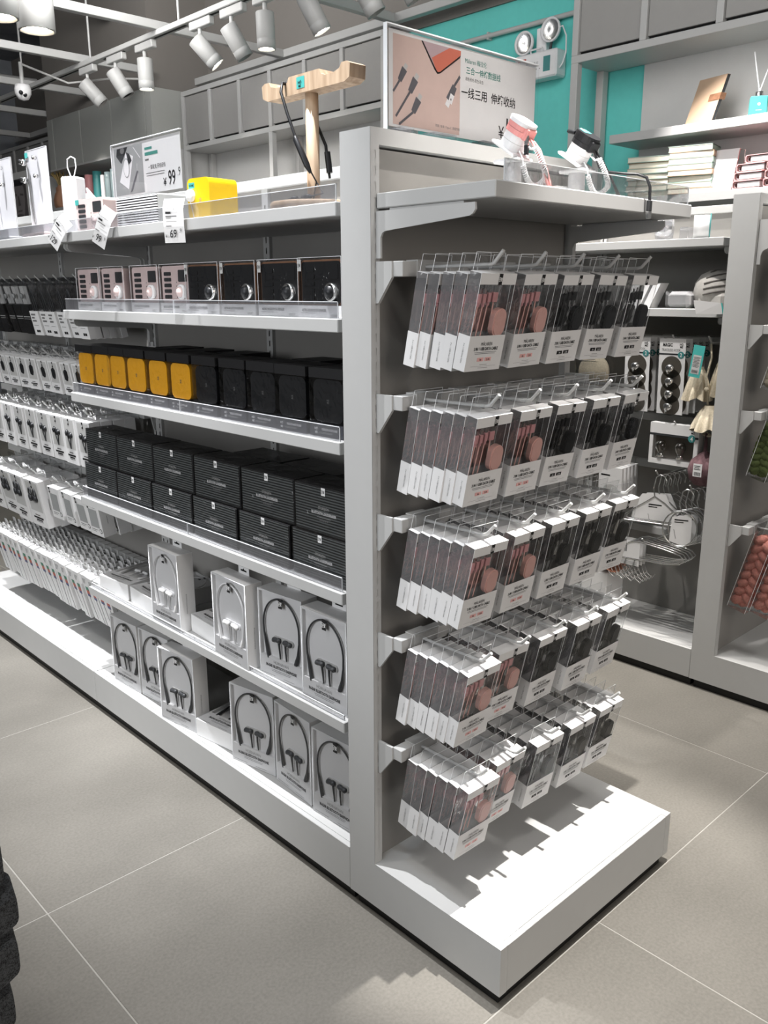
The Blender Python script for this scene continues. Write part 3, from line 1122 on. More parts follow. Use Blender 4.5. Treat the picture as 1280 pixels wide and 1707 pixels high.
def pack_parts(kind):
    """sleeve, header, clear box, connectors and winder of a retractable charging cable"""
    pink = kind == 'pink'
    w = PW / 2
    # clear box with hang tab
    a = MB()
    a.box(-w, w, -PD, 0, ZBOT, ZT, 'clear', 'lr')
    a.box(-w, -w + 0.0004, -PD, 0, ZBOT, ZT, 'film', 'rtbfk')
    a.box(w - 0.0004, w, -PD, 0, ZBOT, ZT, 'clear', 'ltbfk')
    a.add([(-w + 0.006, -0.0005, ZT), (w - 0.006, -0.0005, ZT), (w - 0.008, -0.0005, 0.017), (-w + 0.008, -0.0005, 0.017)], [(0, 1, 2, 3)], 'clear')
    for q in ([(-w + 0.006, 0, ZT), (-w + 0.008, 0, 0.017)], [(w - 0.006, 0, ZT), (w - 0.008, 0, 0.017)], [(-w + 0.008, 0, 0.017), (w - 0.008, 0, 0.017)]):
        a.tube(q, 0.0005, 'edge', 4, False)
    for x in (-w, w):
        a.tube([(x, -PD, ZBOT), (x, -PD, ZT)], 0.0005, 'edge', 4, False)
    box = a.build('clear_box')
    # printed sleeve round the foot
    a = MB()
    e = 0.0006
    a.box(-w - e, w + e, -PD - e, e, ZBOT - e, SL, 'paper', 't')
    f = Pl(a, (0, -PD - e, ZBOT), **FRONT)
    f.text(0, 0.0405, 'M\u00c5LAREN', 0.0078, 'ink', 0.0, 0.8)
    f.text(0, 0.0330, '3 IN 1 USB DATA CABLE', 0.0070, 'ink', 0.03, 0.78)
    small_print(f, -0.027, 0.027, 0.0295, 2, 'inkg', 0.0024, 0.0008)
    pc = 'pinkink' if pink else 'ink'
    for s, tx in ((-1, '1m'), (1, '2.1A')):
        f.rect(s * 0.0095 - 0.0078, 0.0150, s * 0.0095 + 0.0078, 0.0212, pc)
        f.text(s * 0.0095, 0.0163, tx, 0.0050, 'ink' if pink else 'paper', 0.02, 0.8, 2)
    f.rect(-0.031, 0.0068, 0.031, 0.0071, 'inkg')
    f.rect(-0.009, 0.0092, 0.009, 0.0098, 'inkg')
    f.rect(-0.012, 0.0040, 0.012, 0.0046, 'inkg')
    s_ = Pl(a, (-w - e, -PD / 2, ZBOT), **LEFT)
    s_.text(0.0012, 0.028, '3 in 1 USB Data Cable', 0.0042, 'inkg', 0.0, 0.85, 1, -PI / 2)
    sleeve = a.build('sleeve')
    # header card over the top
    a = MB()
    hz = ZT - 0.0165
    a.box(-w - e, w + e, -PD - e, -PD, hz, ZT + e, 'paper')
    a.box(-w - e, w + e, -PD, -0.001, ZT, ZT + e, 'paper')
    f = Pl(a, (0, -PD - e, 0), **FRONT)
    logo_tag(f, 0.004, ZT + 0.0002, 0.0085, 0.0168)
    header = a.build('header_card')
    # one connector with its strand of flat cable
    c1, c2 = ('rose', 'pink') if pink else ('black', 'charcoal')
    a = MB()
    a.box(-0.0022, 0.0022, -0.001, 0.001, 0, 0.0075, 'chrome')
    a.bbox(-0.0037, 0.0037, -0.0028, 0.0028, -0.015, 0, c1, 0.001)
    a.box(-0.0022, 0.0022, -0.0016, 0.0016, -0.020, -0.015, c1)
    a.tube([(0, 0, -0.020), (-0.0008, 0, -0.035), (-0.004, 0, -0.072)], 0.0015, c2, 5, True, True, 0.5)
    con = a.build('connector')
    a = MB()
    a.box(-0.0048, 0.0048, -0.0019, 0.0019, 0, 0.010, 'chrome')
    a.bbox(-0.006, 0.006, -0.0033, 0.0033, -0.016, 0, c1, 0.001)
    a.tube([(0, 0, -0.016), (0.001, 0, -0.04), (0.004, 0, -0.06)], 0.0018, c2, 5, True, True, 0.5)
    usb = a.build('usb_connector')
    a = MB()
    o = rrect(0.031, 0.046, 0.0150, 5)
    a.prism(list(reversed(o)), -0.0045, 0.0045, c2 if pink else 'black', 'Y')
    o2 = rrect(0.026, 0.041, 0.0125, 5)
    a.prism(list(reversed(o2)), -0.0058, -0.0045, c2 if pink else 'black', 'Y')
    winder = a.build('cable_winder')
    # folded card backing behind the cable
    a = MB()
    a.box(-w + 0.002, w - 0.002, -0.0018, -0.0010, SL - 0.004, ZT - 0.004, 'panel')
    back = a.build('backing_card')
    zc = ZT - 0.033
    yc = -PD * 0.55
    return [('clear_box', box), ('sleeve', sleeve), ('header_card', header),
            ('connector', con, (-0.026, yc, zc)), ('connector', con, (-0.0145, yc, zc)), ('connector', con, (-0.003, yc, zc + 0.002)),
            ('usb_connector', usb, (0.0105, yc, zc + 0.003)), ('cable_winder', winder, (0.0255, -PD * 0.70, ZT - 0.0775))]


PACK = {'pink': pack_parts('pink'), 'black': pack_parts('black')}
POS = ['in front', 'second from the front', 'third from the front', 'fourth from the front', 'fifth from the front', 'sixth from the front', 'at the very back']
# how many packs hang on each hook, and how far the front one sits behind the tip
COUNT = [[5, 4, 4, 4, 4], [6, 5, 5, 5, 5], [6, 6, 6, 6, 5], [6, 5, 6, 6, 6], [7, 6, 5, 6, 6]]
START = [[0.004, 0.004, 0.004, 0.004, 0.003], [0.004, 0.003, 0.004, 0.003, 0.006], [0.004, 0.006, 0.006, 0.006, 0.010], [0.010, 0.030, 0.020, 0.012, 0.012], [0.004, 0.028, 0.016, 0.012, 0.012]]
rnd = random.Random(3)
for i, z in enumerate(BAR_Z):
    for k, x in enumerate(HX):
        kind = 'pink' if k < 2 else 'black'
        n = COUNT[i][k]
        y = 0.119 + START[i][k]
        room = 0.258 - y
        n = min(n, int(room / 0.0246) + 1)
        gap = min(0.0285 if i == 0 else 0.0262, room / max(1, n - 1) * 0.97)
        for q in range(n):
            first = q == 0
            tilt = math.radians(12.5 + rnd.uniform(-1.0, 1.0) - 0.5 * q)
            roll = rnd.uniform(-0.02, 0.02)
            yy = y + gap * q
            lab = '%s cable pack hung %s, %s hook of the %s end bar' % (kind, POS[min(q, 6)] if not (q == n - 1 and n > 3) else 'at the back', ORD[k], BAR_W[i])
            only = None
            if not first and k > 0:
                only = ('clear_box', 'sleeve', 'header_card', 'cable_winder')
            spawn(PACK[kind], 'cable_pack', lab, 'cable', (x + rnd.uniform(-0.001, 0.001), yy, z - 0.009 - 0.0007 + 0.003), (tilt, roll, rnd.uniform(-0.02, 0.02)), 'charging cable packs on the end face', only)

# ------------------------------------------------------------------ second shelf: retro radio speakers in clear wrap
def retro(kind, w=0.127, h=0.108, d=0.095, packed=True):
    """radio-like speaker; origin at the middle of its base, front to -Y"""
    pink = kind == 'pink'
    z0 = h * 0.20 if packed else 0.0
    hh = h - z0 - (0.004 if packed else 0)
    bw = w - (0.008 if packed else 0)
    yf = -d / 2 + (0.004 if packed else 0)
    rows = []
    a = MB()
    o = rrect(bw, hh, 0.008, 4, 0, z0 + hh / 2)
    a.prism(list(reversed(o)), yf + 0.002, d / 2 - 0.004, 'palepink' if pink else 'brown', 'Y')
    o = rrect(bw - (0.0 if pink else 0.007), hh - (0.0 if pink else 0.007), 0.007, 4, 0, z0 + hh / 2)
    a.prism(list(reversed(o)), yf, yf + 0.003, 'palepink' if pink else 'black', 'Y')
    f = Pl(a, (0, yf, z0), **FRONT)
    for k in range(5):
        f.disc(bw * 0.02 + 0.004, hh * (0.16 + 0.10 * k), 0.0016, 0.0016, 'chrome', 1, 8)
    rows.append(('body', a.build('body')))
    a = MB()
    o = rrect(bw * 0.25, hh * 0.10, 0.0025, 3)
    a.prism(list(reversed(o)), yf - 0.002, yf + 0.001, 'charcoal' if pink else 'black', 'Y')
    key = a.build('key')
    for k in range(5):
        rows.append(('key', key, (-bw * 0.27, 0, z0 + hh * (0.17 + 0.155 * k))))
    a = MB()
    o = rrect(bw * 0.30, hh * 0.32, 0.003, 3)
    a.prism(list(reversed(o)), yf - 0.0012, yf + 0.001, 'charcoal' if pink else 'black', 'Y')
    rows.append(('display', a.build('display'), (bw * 0.28, 0, z0 + hh * 0.73)))
    a = MB()
    a.lathe([(hh * 0.20, 0.0), (hh * 0.20, 0.008), (hh * 0.155, 0.010), (hh * 0.15, 0.004), (0.0, 0.004)], 'wplastic' if pink else 'chrome', 24, axis=(0, -1, 0))
    dial = a.build('dial_ring')
    a = MB()
    a.lathe([(hh * 0.135, 0.0), (hh * 0.13, 0.013), (0.0, 0.015)], 'palepink' if pink else 'black', 20, axis=(0, -1, 0))
    rows.append(('dial_ring', dial, (bw * 0.29, yf, z0 + hh * 0.30), [('knob', a.build('knob'))]))
    if packed:
        a = MB()
        a.box(-w / 2, w / 2, -d / 2, d / 2, z0 * 0.2, h, 'wrap', 'b')
        a.tube([(-w / 2, -d / 2, h), (w / 2, -d / 2, h)], 0.0006, 'edge', 4, False)
        a.tube([(-w / 2, -d / 2, 0), (-w / 2, -d / 2, h)], 0.0006, 'edge', 4, False)
        a.tube([(w / 2, -d / 2, 0), (w / 2, -d / 2, h)], 0.0006, 'edge', 4, False)
        f = Pl(a, (0, -d / 2, 0), **FRONT)
        if not pink:
            f.rect(-w / 2 + 0.001, h - 0.024, -w / 2 + 0.011, h - 0.003, 'panel', 1)
            f.text(-w / 2 + 0.0045, h - 0.0135, 'N\u00d3', 0.005, 'ink', 0.02, 0.9, 2, PI / 2)
            f.text(-w / 2 + 0.0090, h - 0.0135, 'M\u00c9', 0.005, 'ink', 0.02, 0.9, 2, PI / 2)
        rows.append(('clear_wrap', a.build('clear_wrap')))
        a = MB()
        e = 0.0005
        a.box(-w / 2 - e, w / 2 + e, -d / 2 - e, d / 2 + e, 0, z0, 'paper', 't')
        f = Pl(a, (0, -d / 2 - e, 0), **FRONT)
        f.text(-w * 0.12, z0 * 0.50, 'RETRO BLUETOOTH SPEAKER', 0.0068, 'inkg', 0.03, 0.78)
        small_print(f, -w * 0.43, -w * 0.10, z0 * 0.34, 1, 'inkg')
        small_print(f, w * 0.26, w * 0.43, z0 * 0.22, 2, 'inkg')
        rows.append(('card_foot', a.build('card_foot')))
    return rows


RETRO = {k: retro(k) for k in ('pink', 'black')}
edges = [0.428, 0.565, 0.702, 0.839, 0.9625, 1.087, 1.244, 1.389, 1.545]
for i in range(8):
    y = (edges[i] + edges[i + 1]) / 2
    kind = 'black' if i < 4 else 'pink'
    lab = '%s retro radio speaker in clear wrap, %s from the end post' % ('black and walnut' if kind == 'black' else 'pale pink', ORD[i])
    spawn(RETRO[kind], 'retro_speaker', lab, 'speaker', (0.030 + 0.0475 + (0.006 if i % 3 else 0.0), y, 1.1947 + 0.0004), (0, 0, FACE_L + (0.02 if i % 2 else -0.01)), 'retro radio speakers')


# ------------------------------------------------------------------ third shelf: cube speakers in window cartons
def cube_pack(col, w=0.097, h=0.131, d=0.085):
    rows = []
    a = MB()
    zf, zt = h * 0.19, h * 0.855
    a.box(-w / 2, w / 2, -d / 2, d / 2, zt, h, 'bcard')
    a.box(-w / 2, w / 2, -d / 2, d / 2, 0, zf, 'gcard')
    a.box(-w / 2, w / 2, d / 2 - 0.002, d / 2, zf, zt, 'bcard')
    f = Pl(a, (0, -d / 2, 0), **FRONT)
    f.text(-w * 0.30, zf * 0.52, 'N\u00d3', 0.0066, 'paper', 0.03, 0.9)
    f.text(-w * 0.30, zf * 0.22, 'M\u00c9', 0.0066, 'paper', 0.03, 0.9)
    f.text(w * 0.10, zf * 0.50, 'TR\u00c5DL\u00d6S H\u00d6GTALARE', 0.0060, 'paper', 0.03, 0.72)
    small_print(f, -w * 0.21, w * 0.20, zf * 0.34, 2, 'panel', 0.002, 0.0005)
    rows.append(('carton', a.build('carton')))
    a = MB()
    o = rrect(w - 0.012, (zt - zf) - 0.006, 0.015, 5, 0, (zt + zf) / 2)
    a.prism(list(reversed(o)), -d / 2 + 0.006, d / 2 - 0.004, col, 'Y')
    f = Pl(a, (0, -d / 2 + 0.006, (zt + zf) / 2), **FRONT)
    f.text(0, 0.0, 'N\u00d3', 0.0045, 'inkg', 0.03, 0.9, 1)
    f.text(0, -0.0045, 'M\u00c9', 0.0045, 'inkg', 0.03, 0.9, 1)
    rows.append(('speaker', a.build('speaker')))
    a = MB()
    a.box(-w / 2, w / 2, -d / 2, d / 2, zf, zt, 'wrap', 'tbk')
    rows.append(('window', a.build('window')))
    return rows


CUBE = {'yellow': cube_pack('yellow'), 'black': cube_pack('black')}
edges = [0.428, 0.534, 0.642, 0.739, 0.848, 0.958, 1.064, 1.175, 1.281, 1.374, 1.455, 1.556]
for i in range(11):
    kind = 'black' if i < 5 else 'yellow'
    y = (edges[i] + edges[i + 1]) / 2
    spawn(CUBE[kind], 'speaker_box', '%s cube speaker in a window carton, %s from the end post' % (kind, ORD[i]), 'speaker',
          (0.024 + 0.0425 + rnd.uniform(0, 0.004), y, 0.9712 + 0.0004), (0, 0, FACE_L + rnd.uniform(-0.03, 0.03)), 'cube speaker cartons')
for i, y in enumerate((0.50, 0.66, 0.95, 1.10, 1.24)):
    spawn(CUBE['black'], 'speaker_box', 'dark speaker carton in the back row of the third shelf, %s from the end post' % ORD[i], 'speaker', (0.024 + 0.0425 + 0.10, y, 0.9716), (0, 0, FACE_L), 'back row of speaker cartons', ('carton', 'window'))


# ------------------------------------------------------------------ fourth shelf: ribbed loudspeaker boxes, two high
def ribbed(w=0.184, h=0.0975, d=0.085):
    rows = []
    a = MB()
    a.bbox(-w / 2, w / 2, -d / 2 + 0.0006, d / 2, 0, h, 'bcard', 0.0015)
    rows.append(('carton', a.build('carton')))
    a = MB()
    a.box(-w / 2 + 0.003, w / 2 - 0.003, -d / 2, -d / 2 + 0.001, 0.004, h - 0.003, 'ribs')
    f = Pl(a, (0, -d / 2, 0), **FRONT)
    f.text(0, h * 0.535, 'STORSJ\u00d6N', 0.0082, 'panel', 0.0, 0.85)
    f.text(0, h * 0.425, 'BLUETOOTH LOUDSPEAKER', 0.0082, 'paper', 0.035, 0.72)
    f.rect(-0.021, h * 0.365, 0.021, h * 0.372, 'panel')
    for k in range(5):
        f.rect(-0.013 + k * 0.0056, h * 0.29, -0.0095 + k * 0.0056, h * 0.33, 'inkg')
    f.rect(-0.006, h * 0.83, 0.006, h * 0.99, 'paper', 2)
    f.text(-0.0008, h * 0.91, 'N\u00d3', 0.0052, 'ink', 0.02, 0.9, 3, PI / 2)
    f.text(0.0040, h * 0.91, 'M\u00c9', 0.0052, 'ink', 0.02, 0.9, 3, PI / 2)
    rows.append(('printed_front', a.build('printed_front')))
    a = MB()
    e = 0.0006
    a.box(-w / 2 - e, w / 2 + e, -d / 2 - e, d / 2 + e, 0.0001, h + 0.0003, 'wrap', 'b')
    rows.append(('clear_wrap', a.build('clear_wrap')))
    return rows


RIB = ribbed()
lo = [0.41, 0.6015, 0.796, 0.988, 1.182, 1.373, 1.562]
for i in range(6):
    y = (lo[i] + lo[i + 1]) / 2
    dx = rnd.uniform(0, 0.004)
    spawn(RIB, 'loudspeaker_box', 'black ribbed loudspeaker box in the lower layer, %s from the end post' % ORD[i], 'speaker', (0.026 + 0.0425, y, 0.6749), (0, 0, FACE_L + rnd.uniform(-0.012, 0.012)), 'ribbed loudspeaker boxes')
    spawn(RIB, 'loudspeaker_box', 'black ribbed loudspeaker box in the upper layer, %s from the end post' % ORD[i], 'speaker', (0.026 + 0.0425 + dx, y - 0.012, 0.6749 + 0.0982), (0, 0, FACE_L + rnd.uniform(-0.02, 0.02)), 'ribbed loudspeaker boxes')
for i, (y, z) in enumerate(((0.85, 0.6749), (0.85, 0.7731), (0.655, 0.6749), (0.655, 0.7731))):
    spawn(RIB, 'loudspeaker_box', ('black loudspeaker box at the bottom of the left back-row stack', 'black loudspeaker box topping the left back-row stack', 'black loudspeaker box at the bottom of the right back-row stack', 'black loudspeaker box topping the right back-row stack')[i], 'speaker', (0.119 + 0.0425, y, z), (0, 0, FACE_L), 'back row of loudspeaker boxes')


# ------------------------------------------------------------------ earphone boxes
EW, EH, ED = 0.142, 0.205, 0.046


def ear_pack(kind):
    """white neckband earphone box; origin at the middle of its base, front to -Y"""
    blk = kind == 'black'
    rows = []
    a = MB()
    w, h, d = EW, EH, ED
    zs = h * 0.235
    fr = 0.0045
    yb = -d / 2 + 0.008
    a.box(-w / 2, w / 2, -d / 2 + 0.0, d / 2, 0, h, 'paper', 'f')
    # front: foot and frame round a shallow tray
    f = Pl(a, (0, -d / 2, 0), **FRONT, lift=0.0003)
    for q in ((-w / 2, 0, w / 2, zs), (-w / 2, h - fr, w / 2, h), (-w / 2, zs, -w / 2 + fr, h - fr), (w / 2 - fr, zs, w / 2, h - fr)):
        f.rect(*q, 'paper', 0)
    a.box(-w / 2 + fr, w / 2 - fr, -d / 2, yb, zs, h - fr, 'paper', 'f')
    f.text(0, zs * 0.72, 'HORNAVAN', 0.0105, 'inkg', -0.01, 0.85)
    f.text(0, zs * 0.50, 'IN-EAR BLUETOOTH EARPHONE', 0.0098, 'ink', 0.035, 0.70)
    small_print(f, -0.032, 0.032, zs * 0.40, 2, 'inkg', 0.0034, 0.0009)
    f.rect(-w * 0.47, zs * 0.10, -w * 0.15, zs * 0.115, 'inkg')
    f.rect(w * 0.05, zs * 0.10, w * 0.30, zs * 0.115, 'inkg')
    s_ = Pl(a, (w / 2, 0, 0), (0, 1, 0), (0, 0, 1))
    s_.text(0.0, h * 0.36, 'IN-EAR BLUETOOTH EARPHONE', 0.0045, 'inkg', 0.0, 0.8, 1, PI / 2)
    # tray of the ear tips
    rows.append(('carton', a.build('carton')))
    a = MB()
    o = rrect(0.066, 0.015, 0.007, 4, 0.004, h * 0.452)
    a.prism(list(reversed(o)), yb - 0.0035, yb, 'panel' if blk else 'wplastic', 'Y')
    rows.append(('tip_tray', a.build('tip_tray')))
    # neckband
    c = 'charcoal' if blk else 'paper'
    a = MB()
    pts, rad = [], []
    for k in range(25):
        t = PI * (1.0 - k / 24.0)
        pts.append((0.058 * math.cos(t), yb - 0.005, h * 0.60 + 0.068 * math.sin(t)))
        rad.append(0.0021)
    lead = [(-0.056, yb - 0.005, h * 0.46), (-0.05, yb - 0.005, h * 0.36), (-0.0465, yb - 0.005, h * 0.27)]
    path = [(-0.043, yb - 0.005, h * 0.215), (-0.0465, yb - 0.005, h * 0.27), (-0.050, yb - 0.005, h * 0.36), (-0.0565, yb - 0.005, h * 0.50)] + pts + [(0.0575, yb - 0.005, h * 0.50), (0.053, yb - 0.005, h * 0.36), (0.0495, yb - 0.005, h * 0.30), (0.045, yb - 0.005, h * 0.245)]
    rr = [0.0042, 0.0042, 0.0038, 0.0022] + rad + [0.0022, 0.0030, 0.0046, 0.0046]
    a.tube(path, rr, c, 7)
    rows.append(('neckband', a.build('neckband')))
    for s in (-1, 1):
        a = MB()
        x0 = 0.004 + s * 0.012
        z0 = h * 0.455
        a.lathe([(0.0, -0.013), (0.005, -0.012), (0.0062, -0.006), (0.0048, 0.0), (0.0058, 0.004), (0.0058, 0.010), (0.0, 0.0125)], c, 10, (x0 + s * 0.006, yb - 0.007, z0), axis=(s, 0, -0.1))
        a.tube([(x0 - s * 0.001, yb - 0.007, z0 - 0.002), (x0 - s * 0.002, yb - 0.006, z0 - 0.02), (x0 - s * 0.002, yb - 0.004, h * 0.24)], [0.003, 0.0022, 0.0016], c, 6)
        rows.append(('earbud', a.build('earbud')))
    a = MB()
    a.box(-w / 2 + 0.0005, w / 2 - 0.0005, -d / 2 - 0.0002, -d / 2, 0.0005, h - 0.0005, 'pane', 'k')
    for q in ((-w / 2, w / 2),):
        a.tube([(-w / 2, -d / 2, 0), (-w / 2, -d / 2, h), (w / 2, -d / 2, h), (w / 2, -d / 2, 0)], 0.0007, 'edge', 4, False)
    f = Pl(a, (0, -d / 2 - 0.0004, 0), **FRONT)
    logo_tag(f, 0.004, h - 0.010, 0.013, 0.023)
    rows.append(('window', a.build('window')))
    a = MB()
    a.prism([(-0.022, h), (0.022, h), (0.022, h + 0.018), (0.018, h + 0.022), (-0.018, h + 0.022), (-0.022, h + 0.018)], d / 2 - 0.001, d / 2 - 0.0002, 'paper', 'Y')
    f = Pl(a, (0, d / 2 - 0.001, h), **FRONT)
    f.poly([(-0.012, 0.007), (0.012, 0.007), (0.012, 0.011), (0.004, 0.011), (0, 0.015), (-0.004, 0.011), (-0.012, 0.011)], 'slot')
    rows.append(('hang_tab', a.build('hang_tab')))
    return rows


EAR = {'black': ear_pack('black'), 'white': ear_pack('white')}


def stand_ear(kind, bl, br, z, label):
    """place an upright box by the floor points of its front left and right corner"""
    a, c = Vector(bl), Vector(br)
    d = (c - a).normalized()
    mid = (a + c) / 2
    n = Vector((-d.y, d.x))            # towards the back
    p = mid + n * (ED / 2)
    spawn(EAR[kind], 'earphone_box', label, 'earphones', (p.x, p.y, z + 0.0005), (0, 0, math.atan2(d.y, d.x)), 'white earphone boxes')


def lay_ear(kind, fl, fr, z, label):
    """box lying on its back, foot edge towards the aisle; fl and fr are the front floor corners"""
    a, c = Vector(fl), Vector(fr)
    d = (c - a).normalized()
    mid = (a + c) / 2
    t = spawn(EAR[kind], 'earphone_box', label, 'earphones', (mid.x, mid.y, z + ED / 2 + 0.0008), (-PI / 2, 0, math.atan2(d.y, d.x)), 'white earphone boxes')
    return t


S5, PB = 0.399, HP
stand_ear('white', (0.016, 1.204), (0.016, 1.062), S5, 'earphone box with white neckband, upright between lying boxes')
stand_ear('white', (0.014, 0.900), (0.010, 0.758), S5, 'earphone box with white neckband, upright beside the black ones')
stand_ear('black', (0.028, 0.733), (0.040, 0.592), S5, 'upright black earphone box on the shelf, second from the end post')
stand_ear('black', (0.0245, 0.5735), (0.0265, 0.4315), S5, 'upright black earphone box on the shelf, touching the end post')
stand_ear('black', (0.022, 1.480), (0.030, 1.338), PB, 'black earphone box on the plinth, farthest left of its row')
stand_ear('black', (0.033, 1.332), (0.045, 1.190), PB, 'black earphone box on the plinth, second from the left')
stand_ear('black', (0.004, 1.172), (0.024, 1.031), PB, 'black earphone box on the plinth, standing furthest forward')
stand_ear('black', (0.022, 0.860), (0.048, 0.720), PB, 'black earphone box on the plinth, third from the end post')
stand_ear('black', (0.044, 0.709), (0.034, 0.567), PB, 'black earphone box on the plinth, second from the end post')
stand_ear('black', (0.028, 0.552), (0.034, 0.410), PB, 'black earphone box on the plinth, nearest the end post')
lay_ear('white', (0.018, 1.515), (0.034, 1.374), S5, 'earphone box lying flat at the far left end of the shelf')
lay_ear('white', (0.034, 1.360), (0.024, 1.2195), S5, 'earphone box lying flat, second from the far shelf end')
lay_ear('white', (0.044, 1.056), (0.034, 0.915), S5, 'earphone box lying flat between the two white neckband boxes')
lay_ear('black', (0.020, 1.022), (0.040, 0.882), PB, 'earphone box lying flat on the plinth between upright ones')

# ------------------------------------------------------------------ things on the end shelf and end unit top
# poster in a clear holder on top of the end unit
t = thing('poster_holder', 'blush cable poster in a clear stand on the end unit', 'sign', (0.082, 0.365, HT), (0, 0, 0))
SW, SZ0, SZ1 = 0.403, 0.0155, 0.166
b = MB()
b.box(0, SW, 0, 0.0012, SZ0, SZ1, 'sign_pink')
f = Pl(b, (0, 0, 0), **FRONT)
f.rect(0, SZ0, SW, SZ1, 'paper', 0.5)
f.rect(0.010, SZ0 + 0.004, 0.180, SZ1 - 0.006, 'sign_pink', 1)


def plug(cx, cz, s, usb=False):
    """a printed charging plug with its lead, pointing up to the right"""
    q = Vector((0.52, 0.85)) if not usb else Vector((-0.5, -0.86))
    n = Vector((q.y, -q.x))
    c = Vector((cx, cz))
    def P(a, w):
        return tuple(c + q * a + n * w)
    f.poly([P(-0.014 * s, -0.0055 * s), P(-0.014 * s, 0.0055 * s), P(0.012 * s, 0.0075 * s), P(0.012 * s, -0.0075 * s)], 'steel', 2)
    f.poly([P(0.012 * s, -0.0045 * s), P(0.012 * s, 0.0045 * s), P(0.022 * s, 0.0045 * s), P(0.022 * s, -0.0045 * s)], 'panel' if not usb else 'wplastic', 2)
    e = P(-0.014 * s, 0)
    return e


for (cx, cz, s) in ((0.032, 0.100, 0.9), (0.058, 0.0865, 1.0), (0.066, 0.0555, 1.0)):
    e = plug(cx, cz, s)
    k = max(0.0105, e[0] - 0.034)
    dz = (e[0] - k) * 1.25
    f.line((e[0], e[1]), (k, max(SZ0 + 0.005, e[1] - dz)), 0.0042, 'steel', 1.6)
e = plug(0.157, 0.086, 1.15, True)
f.poly([(0.148, 0.072), (0.157, 0.068), (0.164, 0.083), (0.154, 0.087)], 'wplastic', 3)
f.rect(0.153, 0.075, 0.156, 0.078, 'steel', 4)
f.line((0.163, 0.099), (0.179, 0.118), 0.005, 'steel', 1.6)
f.poly([(0.078, SZ1 - 0.006), (0.112, 0.119), (0.119, 0.1135), (0.126, 0.115), (0.178, 0.148), (0.180, 0.1515), (0.180, SZ1 - 0.006)], 'ink', 1.6)
f.poly([(0.0815, SZ1 - 0.006), (0.1145, 0.121), (0.120, 0.1165), (0.126, 0.118), (0.180, 0.153), (0.180, SZ1 - 0.006)], 'screen2', 2.2)
f.poly([(0.104, 0.137), (0.1145, 0.121), (0.120, 0.1165), (0.126, 0.118), (0.180, 0.153), (0.180, SZ1 - 0.006), (0.150, SZ1 - 0.006)], 'screen', 2.8)
f.text(0.148, 0.027, '\u82f9\u679c / \u5b89\u5353 / Type-C  \u6570\u636e\u4f20\u8f93', 0.0055, 'inkg', 0, 0.9)
f.text(0.2225, 0.1435, 'M\u00e4laren \u6885\u62c9\u4f26', 0.0105, 'tealink', 0.0, 0.9)
f.text(0.245, 0.1265, '\u4e09\u5408\u4e00\u4f38\u7f29\u6570\u636e\u7ebf', 0.0135, 'tealink', 0.01, 0.92)
f.text(0.2195, 0.1145, '\u989c\u8272:\u7c89\u8272/\u9ed1\u8272/\u7070\u8272', 0.0068, 'inkg', 0, 0.85)
f.text(0.2625, 0.0865, '\u4e00\u7ebf\u4e09\u7528  \u4f38\u7f29\u6536\u7eb3', 0.0195, 'ink', 0.012, 0.95)
f.text(0.3005, 0.0275, '\u00a5', 0.030, 'ink', 0.0, 1.0)
f.text(0.318, 0.0265, '1', 0.056, 'ink', 0.0, 0.9)
part('poster', b, t)
b = MB()
b.box(-0.006, SW + 0.006, -0.0035, -0.0025, 0.004, SZ1 + 0.006, 'pane', 'tbk')
b.box(-0.006, SW + 0.006, 0.0027, 0.0047, 0.004, SZ1 + 0.006, 'pane', 'tb')
b.box(-0.006, SW + 0.006, -0.0037, 0.0049, SZ1 + 0.005, SZ1 + 0.0072, 'edge')
b.box(-0.0072, -0.006, -0.0037, 0.0049, 0.004, SZ1 + 0.007, 'edge')
part('clear_sleeve', b, t)
b = MB()
b.box(0.0, 0.35, -0.022, 0.026, 0.0002, 0.004, 'clear')
b.box(0.02, 0.05, -0.012, 0.016, 0.004, 0.0155, 'acrylic')
b.box(0.10, 0.16, -0.012, 0.016, 0.004, 0.0155, 'acrylic')
b.box(0.235, 0.29, -0.012, 0.016, 0.004, 0.0155, 'acrylic')
b.box(0.0, 0.35, -0.0225, -0.022, 0.0002, 0.0045, 'edge')
part('foot', b, t)


def coil_path(keys, turns, r, per=9):
    """points of a spiral cord wound round a smooth path"""
    def cat(i, u):
        p0, p1, p2, p3 = (Vector(keys[max(0, min(len(keys) - 1, i + k))]) for k in (-1, 0, 1, 2))
        return 0.5 * ((2 * p1) + (p2 - p0) * u + (2 * p0 - 5 * p1 + 4 * p2 - p3) * u * u + (3 * p1 - p0 - 3 * p2 + p3) * u ** 3)
    N = turns * per
    out = []
    prev = None
    for k in range(N + 1):
        s = k / N * (len(keys) - 1)
        i = min(int(s), len(keys) - 2)
        p = cat(i, s - i)
        q = cat(i, min(1.0, s - i + 0.02))
        d = (q - p).normalized() if (q - p).length > 1e-9 else prev
        prev = d
        a = Vector((0, 1, 0))
        a = (a - d * a.dot(d)).normalized()
        bb = d.cross(a)
        t_ = 2 * PI * k / per
        out.append(p + a * (r * math.cos(t_)) + bb * (r * math.sin(t_)))
    return out


